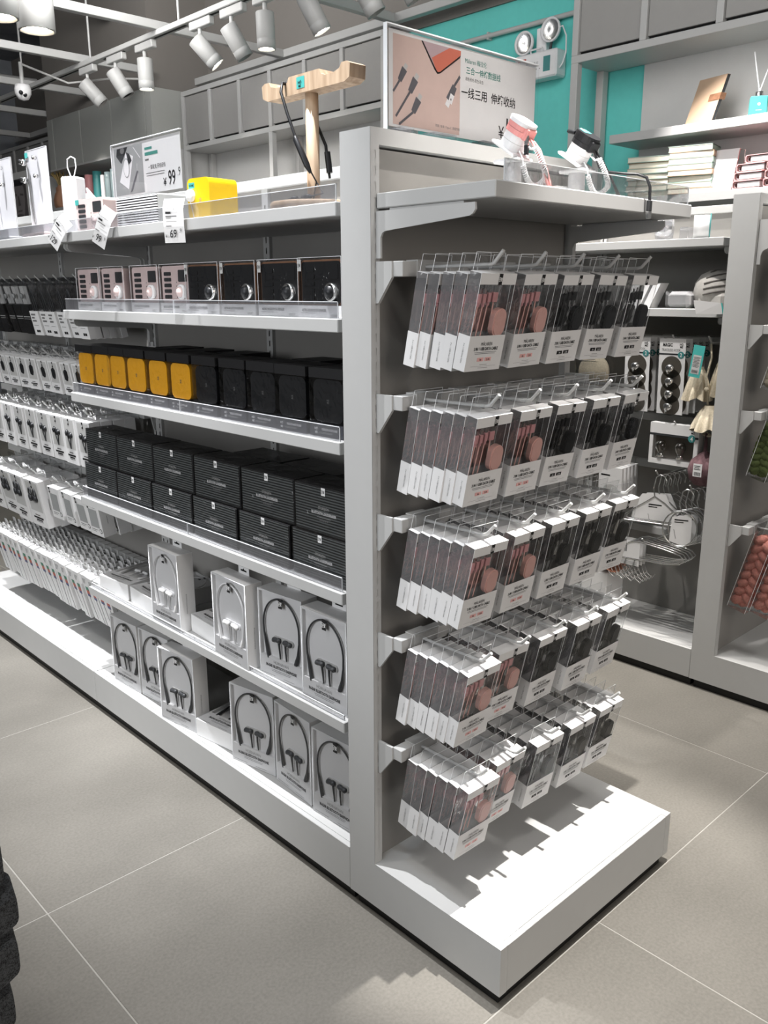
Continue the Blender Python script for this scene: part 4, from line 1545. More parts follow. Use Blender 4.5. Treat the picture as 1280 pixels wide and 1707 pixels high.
def cable_display(x, y, kind, label):
    """white security stand holding a retractable cable up at a slant, with a coiled cord"""
    pink = kind == 'pink'
    t = thing('cable_display', label, 'display', (x, y, ESZ + 0.0004), (0, 0, FACE_L))
    b = MB()
    b.lathe([(0.0, 0.0), (0.018, 0.0), (0.0155, 0.004), (0.0145, 0.010), (0.0145, 0.044), (0.0, 0.044)], 'wplastic', 22)
    part('post', b, t)
    b = MB()
    b.bbox(-0.026, 0.026, -0.020, 0.020, 0.044, 0.050, 'wplastic', 0.002)
    part('top_plate', b, t)
    ang = math.radians(33)
    R = Matrix.Rotation(ang, 3, 'Y')
    o0 = Vector((0.012, 0, 0.052))
    def X(v):
        return o0 + R @ Vector(v)
    def xf(mb):
        mb.v = [tuple(X(v)) for v in mb.v]
        return mb
    b = MB()
    b.bbox(-0.050, 0.004, -0.022, 0.022, 0.0, 0.005, 'wplastic', 0.002)
    part('slanted_plate', xf(b), t)
    b = MB()
    o = rrect(0.040, 0.036, 0.016, 5, -0.022, 0)
    b.prism(o, 0.005, 0.0285, 'wplastic', 'Z')
    b.prism(rrect(0.0404, 0.0364, 0.016, 5, -0.022, 0), 0.0165, 0.0172, 'panel', 'Z')
    part('sensor_pod', xf(b), t)
    c = 'hotpink' if pink else 'black'
    b = MB()
    o = rrect(0.044, 0.038, 0.017, 6, -0.022, 0)
    b.prism(o, 0.0287, 0.0365, c, 'Z')
    b.prism(rrect(0.042, 0.036, 0.016, 6, -0.022, 0), 0.0365, 0.0373, 'ink' if not pink else 'rose', 'Z')
    b.prism(o, 0.0373, 0.0445, c, 'Z')
    b.prism(rrect(0.046, 0.039, 0.017, 6, -0.022, 0), 0.0445, 0.0505, 'wplastic' if pink else 'black', 'Z')
    b.bbox(-0.006, 0.0035, -0.012, 0.012, 0.027, 0.046, c, 0.002)
    if not pink:
        f = Pl(b, (-0.026, 0, 0.0505), (1, 0, 0), (0, 1, 0))
        f.rect(-0.013, -0.010, 0.002, 0.010, 'mint')
        f.text(-0.0055, -0.004, '5', 0.012, 'paper', 0, 1, 3, PI / 2)
    part('cable_winder', xf(b), t)
    if not pink:
        b = MB()
        b.tube([X((-0.044, 0.008, 0.041)), X((-0.058, 0.008, 0.037)), X((-0.062, 0.0, 0.036)), X((-0.058, -0.008, 0.037)), X((-0.044, -0.008, 0.041))], 0.0035, 'black', 6)
        part('finger_loop', b, t)
    b = MB()
    e = X((0.002, 0, 0.034))
    if pink:
        b.tube([e, e + Vector((0.010, 0.003, -0.016)), (0.052, 0.014, 0.030), (0.058, 0.020, 0.004)], 0.0020, c, 6, True, True, 1.6)
        b.tube([e + Vector((0.0, 0.006, -0.002)), e + Vector((0.012, 0.012, -0.018)), (0.050, 0.026, 0.030), (0.060, 0.024, 0.004)], 0.0020, c, 6, True, True, 1.6)
        b.tube([(0.058, 0.020, 0.005), (0.060, 0.027, 0.0035), (0.066, 0.034, 0.003)], 0.003, c, 6)
    else:
        b.tube([e, e + Vector((0.004, 0.004, -0.014)), (0.038, 0.010, 0.052), (0.046, 0.022, 0.044), (0.066, 0.046, 0.0415), (0.084, 0.060, 0.040), (0.098, 0.068, 0.034), (0.104, 0.071, 0.018), (0.105, 0.071, -0.004)], 0.0020, c, 6, True, True, 1.4)
        b.tube([e + Vector((0.0, 0.006, -0.002)), e + Vector((0.010, 0.014, -0.018)), (0.050, 0.034, 0.032), (0.060, 0.044, 0.004)], [0.002, 0.002, 0.002, 0.0034], c, 6, True, True, 1.6)
    part('flat_cable', b, t)
    b = MB()
    if pink:
        q = e + Vector((0.0, -0.006, 0.0))
        b.box(q.x - 0.003, q.x + 0.003, q.y - 0.003, q.y + 0.001, q.z - 0.012, q.z + 0.004, 'chrome')
        b.box(q.x - 0.0032, q.x + 0.0032, q.y - 0.0032, q.y + 0.0012, q.z - 0.026, q.z - 0.012, 'black')
    else:
        q = Vector((0.105, 0.071, -0.004))
        b.bbox(q.x - 0.003, q.x + 0.003, q.y - 0.0055, q.y + 0.0055, q.z - 0.018, q.z, 'charcoal', 0.001)
        b.box(q.x - 0.0024, q.x + 0.0024, q.y - 0.0052, q.y + 0.0052, q.z - 0.030, q.z - 0.018, 'chrome')
    part('usb_plug', b, t)
    s0 = X((0.0, -0.006, 0.010))
    a0 = e + Vector((0.012, 0.0, -0.016))
    keys = [a0, a0 + Vector((0.006, 0.008, -0.018)), a0 + Vector((0.009, 0.016, -0.036)), Vector((a0.x + 0.006, 0.020, 0.018)), Vector((a0.x - 0.002, 0.012, 0.008)), Vector((a0.x - 0.006, 0.000, 0.009)), Vector((a0.x - 0.008, -0.010, 0.020)), Vector((a0.x - 0.010, -0.017, 0.036))]
    b = MB()
    b.tube(coil_path(keys, 44, 0.0036), 0.0014, 'wplastic', 4)
    b.tube([keys[-1], Vector((a0.x - 0.012, -0.016, 0.046)), s0 + Vector((0.004, -0.002, -0.004)), s0], 0.0016, 'wplastic', 6)
    b.tube([a0, a0 + Vector((-0.006, -0.004, -0.002)), e + Vector((-0.002, -0.006, -0.010))], 0.0016, 'wplastic', 6)
    part('coiled_cord', b, t)
    return t


cable_display(0.170, 0.165, 'pink', 'pink retractable cable shown on a white slanted stand')
cable_display(0.352, 0.165, 'black', 'black retractable cable shown on a white slanted stand')
b = MB()
b.bbox(0, 0.05, 0, 0.03, 0, 0.035, 'sign_grey', 0.002)
b.box(0.008, 0.012, -0.0002, 0.0, -0.001, 0.03, 'panel')
tag(link('socket_box', b.build('socket_box'), None, (0.405, 0.245, ESZ + 0.0003)), 'small grey box on the end shelf behind the black display', 'box')

# ------------------------------------------------------------------ top shelf of the long side
TZ = SHELF_Z[0] + 0.0004
# wooden headphone stand
t = thing('headphone_stand', 'pale wooden headphone stand with a T bar', 'stand', (0.105, 0.598, TZ))
b = MB()
b.lathe([(0.0, 0.0), (0.082, 0.0), (0.085, 0.003), (0.085, 0.012), (0.082, 0.015), (0.0, 0.015)], 'wood', 30)
part('base', b, t)
b = MB()
b.lathe([(0.0125, 0.015), (0.0125, 0.212), (0.0, 0.212)], 'wood', 18)
part('pole', b, t)
b = MB()
prof = [(-0.129, 0.0), (-0.115, -0.006), (0.115, -0.006), (0.129, 0.0), (0.131, 0.022), (0.122, 0.0265), (0.108, 0.0265), (0.102, 0.018), (0.085, 0.0135), (0.062, 0.0135), (0.050, 0.018), (0.045, 0.0265), (-0.045, 0.0265), (-0.050, 0.018), (-0.062, 0.0135), (-0.085, 0.0135), (-0.102, 0.018), (-0.108, 0.0265), (-0.122, 0.0265), (-0.131, 0.022)]
b.prism([(y, 0.216 + z) for y, z in reversed(prof)], -0.019, 0.019, 'wood', 'X')
f = Pl(b, (-0.019, 0, 0.216), (0, -1, 0), (0, 0, 1))
f.rect(-0.021, 0.002, 0.003, 0.022, 'mint')
f.text(-0.011, 0.010, 'N\u00d3', 0.007, 'ink', 0.02, 1, 2)
f.text(-0.011, 0.004, 'M\u00c9', 0.006, 'ink', 0.02, 1, 2)
part('cross_bar', b, t)
# black neckband earphones hung over it
t = thing('neckband_earphones', 'black neckband earphones hung over the wooden stand', 'earphones', (0.105, 0.598, TZ))
b = MB()
b.tube([(-0.012, -0.01, 0.012), (-0.016, -0.028, 0.050), (-0.028, -0.012, 0.085), (-0.034, 0.006, 0.125), (-0.036, 0.030, 0.175), (-0.034, 0.050, 0.215), (-0.026, 0.056, 0.2325), (0.0, 0.054, 0.2335), (0.022, 0.046, 0.230), (0.026, 0.034, 0.20), (0.024, 0.018, 0.165), (0.024, -0.010, 0.12), (0.024, -0.020, 0.06)],
       [0.0012, 0.0015, 0.0018, 0.003, 0.003, 0.003, 0.003, 0.003, 0.003, 0.003, 0.003, 0.003, 0.0025], 'black', 8)
part('neckband', b, t)
b = MB()
b.tube([(-0.023, -0.020, 0.066), (-0.027, -0.014, 0.080), (-0.034, 0.008, 0.127), (-0.0345, 0.010, 0.133)], [0.003, 0.0062, 0.0062, 0.003], 'black', 8)
part('control_pod', b, t)
b = MB()
b.tube([(0.024, -0.014, 0.108), (0.024, -0.02, 0.07)], [0.006, 0.006], 'black', 8)
part('control_pod', b, t)
for y, z in ((-0.01, 0.022), (0.030, 0.0215)):
    b = MB()
    b.lathe([(0.0, -0.013), (0.006, -0.012), (0.0065, 0.0), (0.0045, 0.006), (0.0055, 0.010), (0.0, 0.013)], 'black', 10, (-0.028, y, z), axis=(0.1, 1, 0))
    b.tube([(-0.028, y - 0.01, z), (-0.022, -0.035, 0.026), (-0.014, -0.045, 0.028), (-0.014, -0.028, 0.048)], 0.0014, 'black', 6)
    part('earbud', b, t)

# yellow speaker with its price tag
t = thing('bright_speaker', 'bright yellow cube speaker on the top shelf', 'speaker', (0.072, 0.905, TZ), (0, 0, FACE_L + 0.10))
b = MB()
o = rrect(0.074, 0.082, 0.012, 5, 0, 0.0415)
b.prism(list(reversed(o)), -0.036, 0.040, 'bright', 'Y', smooth=False)
f = Pl(b, (0, -0.036, 0), **FRONT)
f.text(0.006, 0.038, 'N\u00d3', 0.005, 'tan', 0.02)
f.text(0.006, 0.033, 'M\u00c9', 0.005, 'tan', 0.02)
f.rect(-0.032, 0.062, -0.012, 0.074, 'mint')
f.text(-0.022, 0.066, 'N\u00d3M\u00c9', 0.006, 'ink', 0.01, 0.9, 2)
part('body', b, t)
b = MB()
b.lathe([(0.013, 0.0), (0.0125, 0.006), (0.008, 0.008), (0.0, 0.008)], 'wplastic', 18, (-0.024, -0.036, 0.048), axis=(0, -1, 0))
b.tube([(-0.024, -0.040, 0.036), (-0.022, -0.037, 0.020), (-0.018, -0.037, 0.004)], 0.0012, 'wplastic', 5)
part('alarm_tag', b, t)


def price_tag(y, price, label, lean=0.0, h=0.060, w=0.034, twist=0.0):
    """folded white price card slotted into the shelf front, curling outwards"""
    t = thing('price_tag', label, 'price tag', (-0.012, y, 1.3765 + 0.03 * (1 - math.cos(lean))), (0, lean, FACE_L + twist), 'price tags on the top shelf')
    t.scale = (1.5, 1.5, 1.5)
    b = MB()
    q = [(0.0, -0.022), (-0.002, 0.0), (-0.002, 0.024), (0.004, h - 0.022)]
    for (a0, z0), (a1, z1) in zip(q[:-1], q[1:]):
        b.add([(-w / 2, a0, z0), (w / 2, a0, z0), (w / 2, a1, z1), (-w / 2, a1, z1), (-w / 2, a0 + 0.0006, z0), (w / 2, a0 + 0.0006, z0), (w / 2, a1 + 0.0006, z1), (-w / 2, a1 + 0.0006, z1)], [(0, 1, 2, 3), (5, 4, 7, 6), (1, 5, 6, 2), (4, 0, 3, 7)], 'paper')
    f = Pl(b, (0, -0.0028, 0), **FRONT)
    big, sm = price
    f.text(-0.0005, -0.0150, big, 0.0155, 'ink', 0.012, 0.78, 1)
    f.text(0.0112, -0.0085, sm, 0.008, 'ink', 0.0, 0.8, 1)
    f.text(-0.0125, -0.0150, '\u00a5', 0.006, 'ink', 0.01, 0.8, 1)
    f.rect(-0.012, 0.000, -0.003, 0.0012, 'inkg')
    f.text(-0.003, 0.024, 'Granshj\u00f6n', 0.0070, 'ink', 0.0, 0.8)
    f.rect(-0.012, 0.017, -0.003, 0.020, 'ink')
    f.rect(-0.012, 0.013, 0.006, 0.0145, 'inkg')
    part('card', b, t)
    return t


price_tag(0.925, ('69', '.9'), 'price tag reading 69.9 hanging before the yellow speaker', 0.0, twist=0.45)
price_tag(1.262, ('99', '.9'), 'slanting price tag reading 99.9 before the pink retro speaker', 0.5, 0.062, 0.030, 0.3)
price_tag(1.515, ('129', ''), 'curled price tag reading 129 at the left shelf', 0.75, 0.058, 0.03, 0.3)

# striped speaker
t = thing('striped_speaker', 'black and white slatted speaker block on the top shelf', 'speaker', (0.115, 1.235, TZ), (0, 0, FACE_L + 0.04))
b = MB()
b.bbox(-0.094, 0.094, -0.045, 0.055, 0, 0.074, 'sign_grey', 0.003)
part('body', b, t)
for k in range(12):
    b = MB()
    b.box(-0.093, 0.093, -0.049, -0.045, 0.004 + k * 0.0058, 0.0068 + k * 0.0058, 'wplastic')
    part('slat', b, t)
b = MB()
b.box(-0.093, 0.093, -0.0462, -0.0452, 0.002, 0.072, 'ink')
part('grille_cloth', b, t)

# pink retro speaker out of its wrap
rt = retro('pink', 0.135, 0.082, 0.07, False)
t = spawn(rt, 'retro_speaker', 'unwrapped pale pink retro speaker on the top shelf', 'speaker', (0.085, 1.45, TZ), (0, 0, FACE_L + 0.08), 'retro radio speakers')
b = MB()
b.box(-0.066, -0.050, -0.037, -0.0355, 0.068, 0.081, 'mint')
part('sticker', b, t)

# grey price sign in a clear holder
t = thing('poster_holder', 'grey power bank poster reading 99.9 in a clear stand', 'sign', (0.185, 1.385, TZ), (0, 0, FACE_L))
b = MB()
w, z0, z1 = 0.35, 0.098, 0.228
b.box(-w / 2, w / 2, 0, 0.0015, z0, z1, 'paper')
f = Pl(b, (-w / 2, 0, z0), **FRONT)
h = z1 - z0
f.rect(0.006, 0.005, 0.162, h - 0.005, 'sign_grey')
f.poly([(0.030, 0.040), (0.075, 0.112), (0.112, 0.098), (0.078, 0.018)], 'wplastic', 2)
f.poly([(0.075, 0.112), (0.094, 0.105), (0.104, 0.088), (0.086, 0.078)], 'charcoal', 3)
f.disc(0.073, 0.072, 0.017, 0.025, 'sign_grey', 3)
f.disc(0.073, 0.072, 0.0145, 0.022, 'wplastic', 4)
f.poly([(0.020, 0.105), (0.045, 0.085), (0.085, h - 0.006), (0.025, h - 0.006)], 'charcoal', 2)
f.disc(0.055, 0.117, 0.012, 0.008, 'inkg', 3)
f.poly([(0.085, 0.010), (0.098, 0.012), (0.135, 0.058), (0.128, 0.062)], 'steel', 2)
f.line((0.115, 0.12), (0.15, 0.09), 0.002, 'wplastic', 2)
f.rect(0.174, h - 0.024, 0.212, h - 0.018, 'tealink')
f.rect(0.174, h - 0.038, 0.240, h - 0.030, 'tealink')
f.rect(0.174, h - 0.050, 0.193, h - 0.046, 'inkg')
f.text(0.232, h - 0.072, '\u4e00\u62ff\u5c31\u5145,\u4e0d\u6015\u6ca1\u7ebf', 0.0125, 'ink', 0.0, 0.85)
small_print(f, 0.175, 0.27, h - 0.082, 2, 'inkg', 0.006, 0.0015)
f.text(0.268, 0.012, '\u00a5', 0.026, 'ink', 0.01)
f.text(0.303, 0.012, '99', 0.050, 'ink', 0.01, 0.72)
f.text(0.338, 0.030, '.9', 0.030, 'ink', 0.0, 0.7)
part('poster', b, t)
b = MB()
b.box(-w / 2 - 0.005, w / 2 + 0.005, -0.003, -0.0022, z0 - 0.006, z1 + 0.006, 'pane', 'tbk')
b.box(-w / 2 - 0.006, w / 2 + 0.006, -0.0035, 0.003, z1 + 0.005, z1 + 0.007, 'edge')
b.box(-w / 2 - 0.0065, -w / 2 - 0.005, -0.0035, 0.003, z0 - 0.006, z1 + 0.007, 'edge')
part('clear_sleeve', b, t)
b = MB()
b.tube([(0, 0.006, 0.003), (0, 0.006, z1 - 0.02)], 0.004, 'edge', 8)
b.box(-0.09, 0.09, -0.03, 0.045, 0, 0.003, 'acrylic')
part('foot', b, t)

# earphone display boards
for (y, hh, lab, wires) in ((1.775, 0.237, 'tall clear display board with chrome earphones at the left', 'inkg'), (2.03, 0.235, 'clear earphone display board with white leads cut by the left edge', 'wplastic')):
    t = thing('earphone_display', lab, 'display', (0.06, y, TZ), (0, 0, FACE_L))
    b = MB()
    b.box(-0.070, 0.070, 0, 0.003, 0.012, hh, 'frost')
    b.box(-0.071, -0.069, -0.0005, 0.0035, 0.012, hh, 'edge')
    b.box(0.069, 0.071, -0.0005, 0.0035, 0.012, hh, 'edge')
    b.box(-0.071, 0.071, -0.0005, 0.0035, hh, hh + 0.0015, 'edge')
    part('board', b, t)
    b = MB()
    b.bbox(-0.078, 0.078, -0.03, 0.035, 0, 0.012, 'palepink' if wires == 'inkg' else 'wplastic', 0.003)
    b.box(-0.078, 0.078, -0.032, -0.030, 0, 0.03, 'clear')
    part('foot', b, t)
    b = MB()
    f = Pl(b, (0, -0.002, 0), **FRONT)
    f.rect(-0.070, hh - 0.018, -0.050, hh - 0.004, 'mint', 1)
    part('sticker', b, t)
    for k, (x, z) in enumerate(((-0.062, hh - 0.030), (-0.062, hh - 0.078))):
        b = MB()
        b.lathe([(0.0, -0.008), (0.008, -0.006), (0.009, 0.0), (0.006, 0.006), (0.007, 0.012), (0.0, 0.014)], 'chrome', 14, (x, -0.012, z), axis=(-1, -0.4, 0.2))
        b.lathe([(0.0, -0.006), (0.006, -0.004), (0.006, 0.004), (0.0, 0.006)], 'chrome', 10, (x + 0.07, -0.008, z + 0.006), axis=(0.3, -1, 0.2))
        b.tube([(x + 0.008, -0.008, z), (x + 0.014, -0.006, z - 0.02), (x + 0.016, -0.005, 0.10), (x + 0.024, -0.005, 0.05), (x + 0.032, -0.006, 0.034)], 0.0017, wires, 6)
        part('earbud', b, t)

# white square tower speaker with a strap
t = thing('tower_speaker', 'slim white square tower with a looped strap', 'speaker', (0.085, 1.605, TZ), (0, 0, FACE_L + 0.5))
b = MB()
b.bbox(-0.024, 0.024, -0.024, 0.024, 0, 0.150, 'wplastic', 0.005)
part('body', b, t)
b = MB()
b.tube([(-0.004, 0, 0.149), (-0.014, 0, 0.175), (-0.012, 0, 0.196), (0.0, 0, 0.202), (0.012, 0, 0.196), (0.014, 0, 0.175), (0.004, 0, 0.149)], 0.0018, 'wplastic', 6)
b.tube([(-0.026, 0.0, 0.085), (-0.034, 0, 0.06), (-0.034, 0, 0.02), (-0.026, 0, 0.004)], 0.0018, 'wplastic', 6)
part('strap', b, t)

# white folding charger stand between tower and pink speaker
t = thing('charger_stand', 'small white folding charger stand behind the pink speaker', 'stand', (0.11, 1.535, TZ), (0, 0, FACE_L))
b = MB()
b.bbox(-0.02, 0.02, -0.02, 0.02, 0, 0.072, 'wplastic', 0.003)
part('post', b, t)
b = MB()
b.tube([(-0.022, -0.01, 0.118), (0.0, -0.012, 0.100), (0.022, -0.012, 0.088)], [0.003, 0.007, 0.006], 'wplastic', 8)
b.tube([(-0.012, -0.012, 0.104), (-0.004, -0.012, 0.088), (0.004, -0.012, 0.072)], [0.006, 0.012, 0.010], 'wplastic', 10)
part('cradle', b, t)
b = MB()
b.lathe([(0.016, 0.0), (0.016, 0.006), (0.0, 0.008)], 'wplastic', 16, (0.012, -0.02, 0.055), axis=(0, -1, 0))
part('alarm_tag', b, t)

# phone on a stand and a small framed photo on the rail behind
t = thing('phone_stand', 'grey phone model propped on the centre rail', 'phone', (0.285, 2.02, HT + 0.0005), (0, 0, FACE_L))
b = MB()
b.add([(-0.03, -0.012, 0.003), (0.03, -0.012, 0.003), (0.024, 0.02, 0.018), (-0.03, 0.02, 0.03), (-0.03, -0.008, 0.0), (0.03, -0.008, 0.0), (0.024, 0.024, 0.015), (-0.03, 0.024, 0.027)], [(0, 1, 2, 3), (7, 6, 5, 4), (0, 4, 5, 1), (1, 5, 6, 2), (2, 6, 7, 3), (3, 7, 4, 0)], 'panel')
part('phone', b, t)
b = MB()
b.add([(-0.02, 0.012, 0.0), (0.02, 0.012, 0.0), (0.015, 0.022, 0.014), (-0.02, 0.022, 0.022)], [(0, 1, 2, 3), (3, 2, 1, 0)], 'acrylic')
part('easel', b, t)

# dark framed photograph standing on the wall shelf beyond
t = thing('photo_frame', 'dark framed photograph of a face seen behind the display boards', 'picture', (2.4, 7.80, 1.82), (0, 0, FACE_L))
b = MB()
b.box(-0.23, 0.23, 0.0, 0.03, 0.0, 0.50, 'wpaint')
part('frame', b, t)
b = MB()
b.box(-0.185, 0.185, -0.004, 0.0, 0.07, 0.44, 'skin1')
f = Pl(b, (0, -0.004, 0.07), **FRONT, lift=0.001)


def fp(pts, m, l):
    f.poly([(x * 0.68, z * 0.56) for x, z in pts], m, l)


fp([(-0.20, 0.02), (0.10, 0.02), (0.17, 0.12), (0.21, 0.30), (0.20, 0.50), (0.14, 0.58), (-0.12, 0.60), (-0.24, 0.52), (-0.24, 0.18)], 'skin2', 1)
fp([(-0.22, 0.42), (-0.05, 0.44), (-0.05, 0.40), (-0.22, 0.385)], 'skin1', 2)
fp([(0.06, 0.43), (0.17, 0.42), (0.17, 0.385), (0.06, 0.40)], 'skin1', 2)
fp([(-0.02, 0.40), (0.01, 0.40), (0.055, 0.245), (-0.03, 0.235)], 'skin1', 2)
fp([(-0.06, 0.165), (0.09, 0.17), (0.09, 0.145), (-0.06, 0.14)], 'skin1', 2)
fp([(-0.24, 0.02), (0.10, 0.02), (0.14, 0.09), (0.0, 0.11), (-0.10, 0.10), (-0.24, 0.18)], 'skin1', 3)
fp([(-0.27, 0.56), (0.16, 0.55), (0.22, 0.62), (-0.1, 0.66), (-0.27, 0.64)], 'ink', 3)
part('print', b, t)
b = MB()
b.bbox(-0.24, 0.24, -0.03, 0.20, -1.82, -0.03, 'wpaint', 0.004)
b.bbox(-0.25, 0.25, -0.04, 0.21, -0.03, 0.0, 'white', 0.003)
tag(link('display_cabinet', b.build('display_cabinet'), None, (2.4, 7.80, 1.8195), (0, 0, FACE_L)), 'tall pale cabinet carrying the framed photograph', 'cabinet')

# ------------------------------------------------------------------ left bay: hook rows facing the long aisle
def long_bar(z, label):
    t = thing('hook_bar', label, 'bar', group='long hook bars')
    b = MB()
    b.bbox(0.236, 0.2585, 1.59, 2.735, z - 0.025, z, 'white', 0.001)
    part('bar', b, t)
    for y in (1.583, 2.16, 2.735):
        b = MB()
        b.prism([(0.269, z), (0.2565, z), (0.2565, z - 0.026), (0.264, z - 0.06), (0.269, z - 0.06)], y, y + 0.005, 'white', 'Y')
        part('bracket', b, t)
    return t


def carton(w, h, d, style):
    """white hanging carton: hole at the origin, front at -Y"""
    rows = []
    zt = -0.012
    zb = zt - h
    yf, yk = -d, 0.0
    a = MB()
    a.box(-w / 2, w / 2, yf, yk, zb, zt, 'paper')
    f = Pl(a, (0, yf, zb), **FRONT)
    r = Pl(a, (w / 2, (yf + yk) / 2, zb), (0, 1, 0), (0, 0, 1))
    r.rect(-0.0006, h * 0.38, 0.0006, h * 0.62, 'inkg')
    if style in ('charger', 'buds', 'phones'):
        hz = h * 0.33
        m = 0.10 * w
        f.rect(-w / 2 + m, hz, w / 2 - m, h - m * 0.6, 'panel', 0.6)
        f.rect(-w * 0.20, hz * 0.70, w * 0.12, hz * 0.78, 'inkg')
        f.rect(-w * 0.33, hz * 0.50, w * 0.30, hz * 0.62, 'ink')
        f.rect(-w * 0.20, hz * 0.36, w * 0.20, hz * 0.46, 'ink')
        f.rect(-w * 0.22, hz * 0.28, w * 0.22, hz * 0.32, 'inkg')
        logo_tag(f, 0.0, h - 0.002, w * 0.10, w * 0.22)
    elif style == 'wallcharger':
        f.rect(-w * 0.36, h * 0.25, w * 0.30, h * 0.80, 'sign_grey')
        f.disc(w * 0.33, h * 0.17, w * 0.10, w * 0.10, 'ink', 1)
        f.disc(w * 0.33, h * 0.17, w * 0.07, w * 0.07, 'paper', 2)
        f.rect(-w * 0.36, h * 0.17, w * 0.12, h * 0.19, 'inkg')
        f.rect(-w * 0.36, h * 0.12, 0.0, h * 0.135, 'inkg')
        logo_tag(f, -w * 0.34, h - 0.001, w * 0.12, w * 0.24)
    elif style == 'lead':
        x0, x1 = -w * 0.24, w * 0.26
        f.rect(x0, h * 0.66, x1, h * 0.74, 'ph_green')
        f.rect(x0, h * 0.58, x1, h * 0.66, 'ph_red', 1)
        f.rect(x0, h * 0.52, x1, h * 0.58, 'ph_blue', 1)
        f.line((0.001, h * 0.52), (w * 0.18, h * 0.02), 0.0045, 'inkg', 1)
        for k in range(4):
            f.rect(-w * 0.33, h * (0.90 - 0.03 * k), w * (0.20 - 0.08 * k), h * (0.912 - 0.03 * k), 'inkg')
    rows.append(('carton', a.build('carton')))
    if style == 'charger':
        a = MB()
        o = [(-0.10, -0.12), (0.06, -0.16), (0.14, -0.05), (0.14, 0.12), (0.02, 0.19), (-0.12, 0.12)]
        a.prism([(x * w * 1.15, zb + h * 0.62 + z * h) for x, z in reversed(o)], yf - 0.0035, yf - 0.0004, 'black', 'Y')
        rows.append(('charger', a.build('charger')))
    if style == 'buds':
        for s in (-1, 1):
            a = MB()
            a.lathe([(0.0, -0.006), (w * 0.10, -0.004), (w * 0.12, 0.002), (0.0, 0.006)], 'black', 8, (s * w * 0.14, yf - 0.003, zb + h * (0.66 - 0.02 * s)), axis=(s * 0.4, -1, 0.2))
            a.tube([(s * w * 0.12, yf - 0.002, zb + h * 0.62), (s * w * 0.07, yf - 0.002, zb + h * 0.50), (0.003, yf - 0.002, zb + h * 0.34)], 0.0016, 'charcoal', 5)
            rows.append(('earbud', a.build('earbud')))
    if style == 'phones':
        for s in (-1, 1):
            a = MB()
            pts = [(s * w * 0.15 + w * 0.085 * math.cos(t * PI / 6), yf - 0.003, zb + h * 0.72 + w * 0.16 * math.sin(t * PI / 6)) for t in range(13)]
            a.tube(pts, 0.0022, 'charcoal', 6, False)
            a.lathe([(0.0, -0.004), (w * 0.10, -0.003), (w * 0.11, 0.003), (0.0, 0.005)], 'black', 12, (s * w * 0.16, yf - 0.004, zb + h * 0.62), axis=(0, -1, 0))
            rows.append(('ear_hook', a.build('ear_hook')))
    a = MB()
    a.prism([(-w * 0.30, zt), (w * 0.30, zt), (w * 0.30, 0.010), (w * 0.22, 0.016), (-w * 0.22, 0.016), (-w * 0.30, 0.010)], -0.0008, 0.0, 'clear' if style != 'lead' else 'paper', 'Y')
    rows.append(('hang_tab', a.build('hang_tab')))
    return rows


def sleeve_pack(kind, w=0.058, h=0.150, d=0.018):
    rows = []
    zt = -0.010
    zb = zt - h
    a = MB()
    a.box(-w / 2, w / 2, -d, 0, zb, zt, 'wrap', 'tb')
    a.box(-w / 2, w / 2, -0.0008, 0, zt, 0.012, 'clear')
    rows.append(('clear_box', a.build('clear_box')))
    a = MB()
    cut = h * 0.50
    if kind == 'dark':
        a.box(-w / 2 + 0.001, w / 2 - 0.001, -d + 0.002, -0.001, zb + 0.001, zb + h * 0.62, 'bcard')
        f = Pl(a, (0, -d + 0.002, zb), **FRONT)
        f.rect(-w * 0.4, h * 0.36, w * 0.4, h * 0.38, 'panel')
        f.rect(-w * 0.4, h * 0.32, w * 0.4, h * 0.33, 'panel')
    else:
        a.box(-w / 2 - 0.0004, w / 2 + 0.0004, -d - 0.0005, 0.0004, zb - 0.0004, zb + cut, 'paper', 't')
        f = Pl(a, (0, -d - 0.0005, zb), **FRONT)
        for s, q in ((0.82, 0.14), (0.69, -0.04), (0.56, 0.10)):
            f.rect(-w * 0.38, cut * s, w * q, cut * (s + 0.07), 'inkg')
        f.rect(-w * 0.36, cut * 0.40, w * 0.2, cut * 0.415, 'inkg')
        f.rect(-w * 0.20, cut * 0.12, w * 0.0, cut * 0.22, 'ink')
        f.rect(w * 0.03, cut * 0.12, w * 0.23, cut * 0.22, 'ink')
    rows.append(('card', a.build('card')))
    a = MB()
    if kind == 'white':
        for s in (-1, 0, 1):
            pts = [(s * w * 0.22, -d * 0.5, zb + cut - 0.005), (s * w * 0.26, -d * 0.5, zb + h * 0.7), (s * w * 0.14, -d * 0.5, zb + h * 0.86), (0.004, -d * 0.5, zb + h * 0.92)]
            a.tube(pts, 0.0022, 'charcoal', 5)
    else:
        a.lathe([(0.0, -0.003), (0.008, -0.003), (0.008, 0.003), (0.0, 0.003)], 'sign_grey', 12, (0, -d + 0.003, zb + h * 0.80), axis=(0, -1, 0))
        a.box(-w / 2 + 0.002, w / 2 - 0.002, -0.004, -0.002, zb + h * 0.62, zt - 0.002, 'panel')
    rows.append(('cable', a.build('cable')))
    return rows


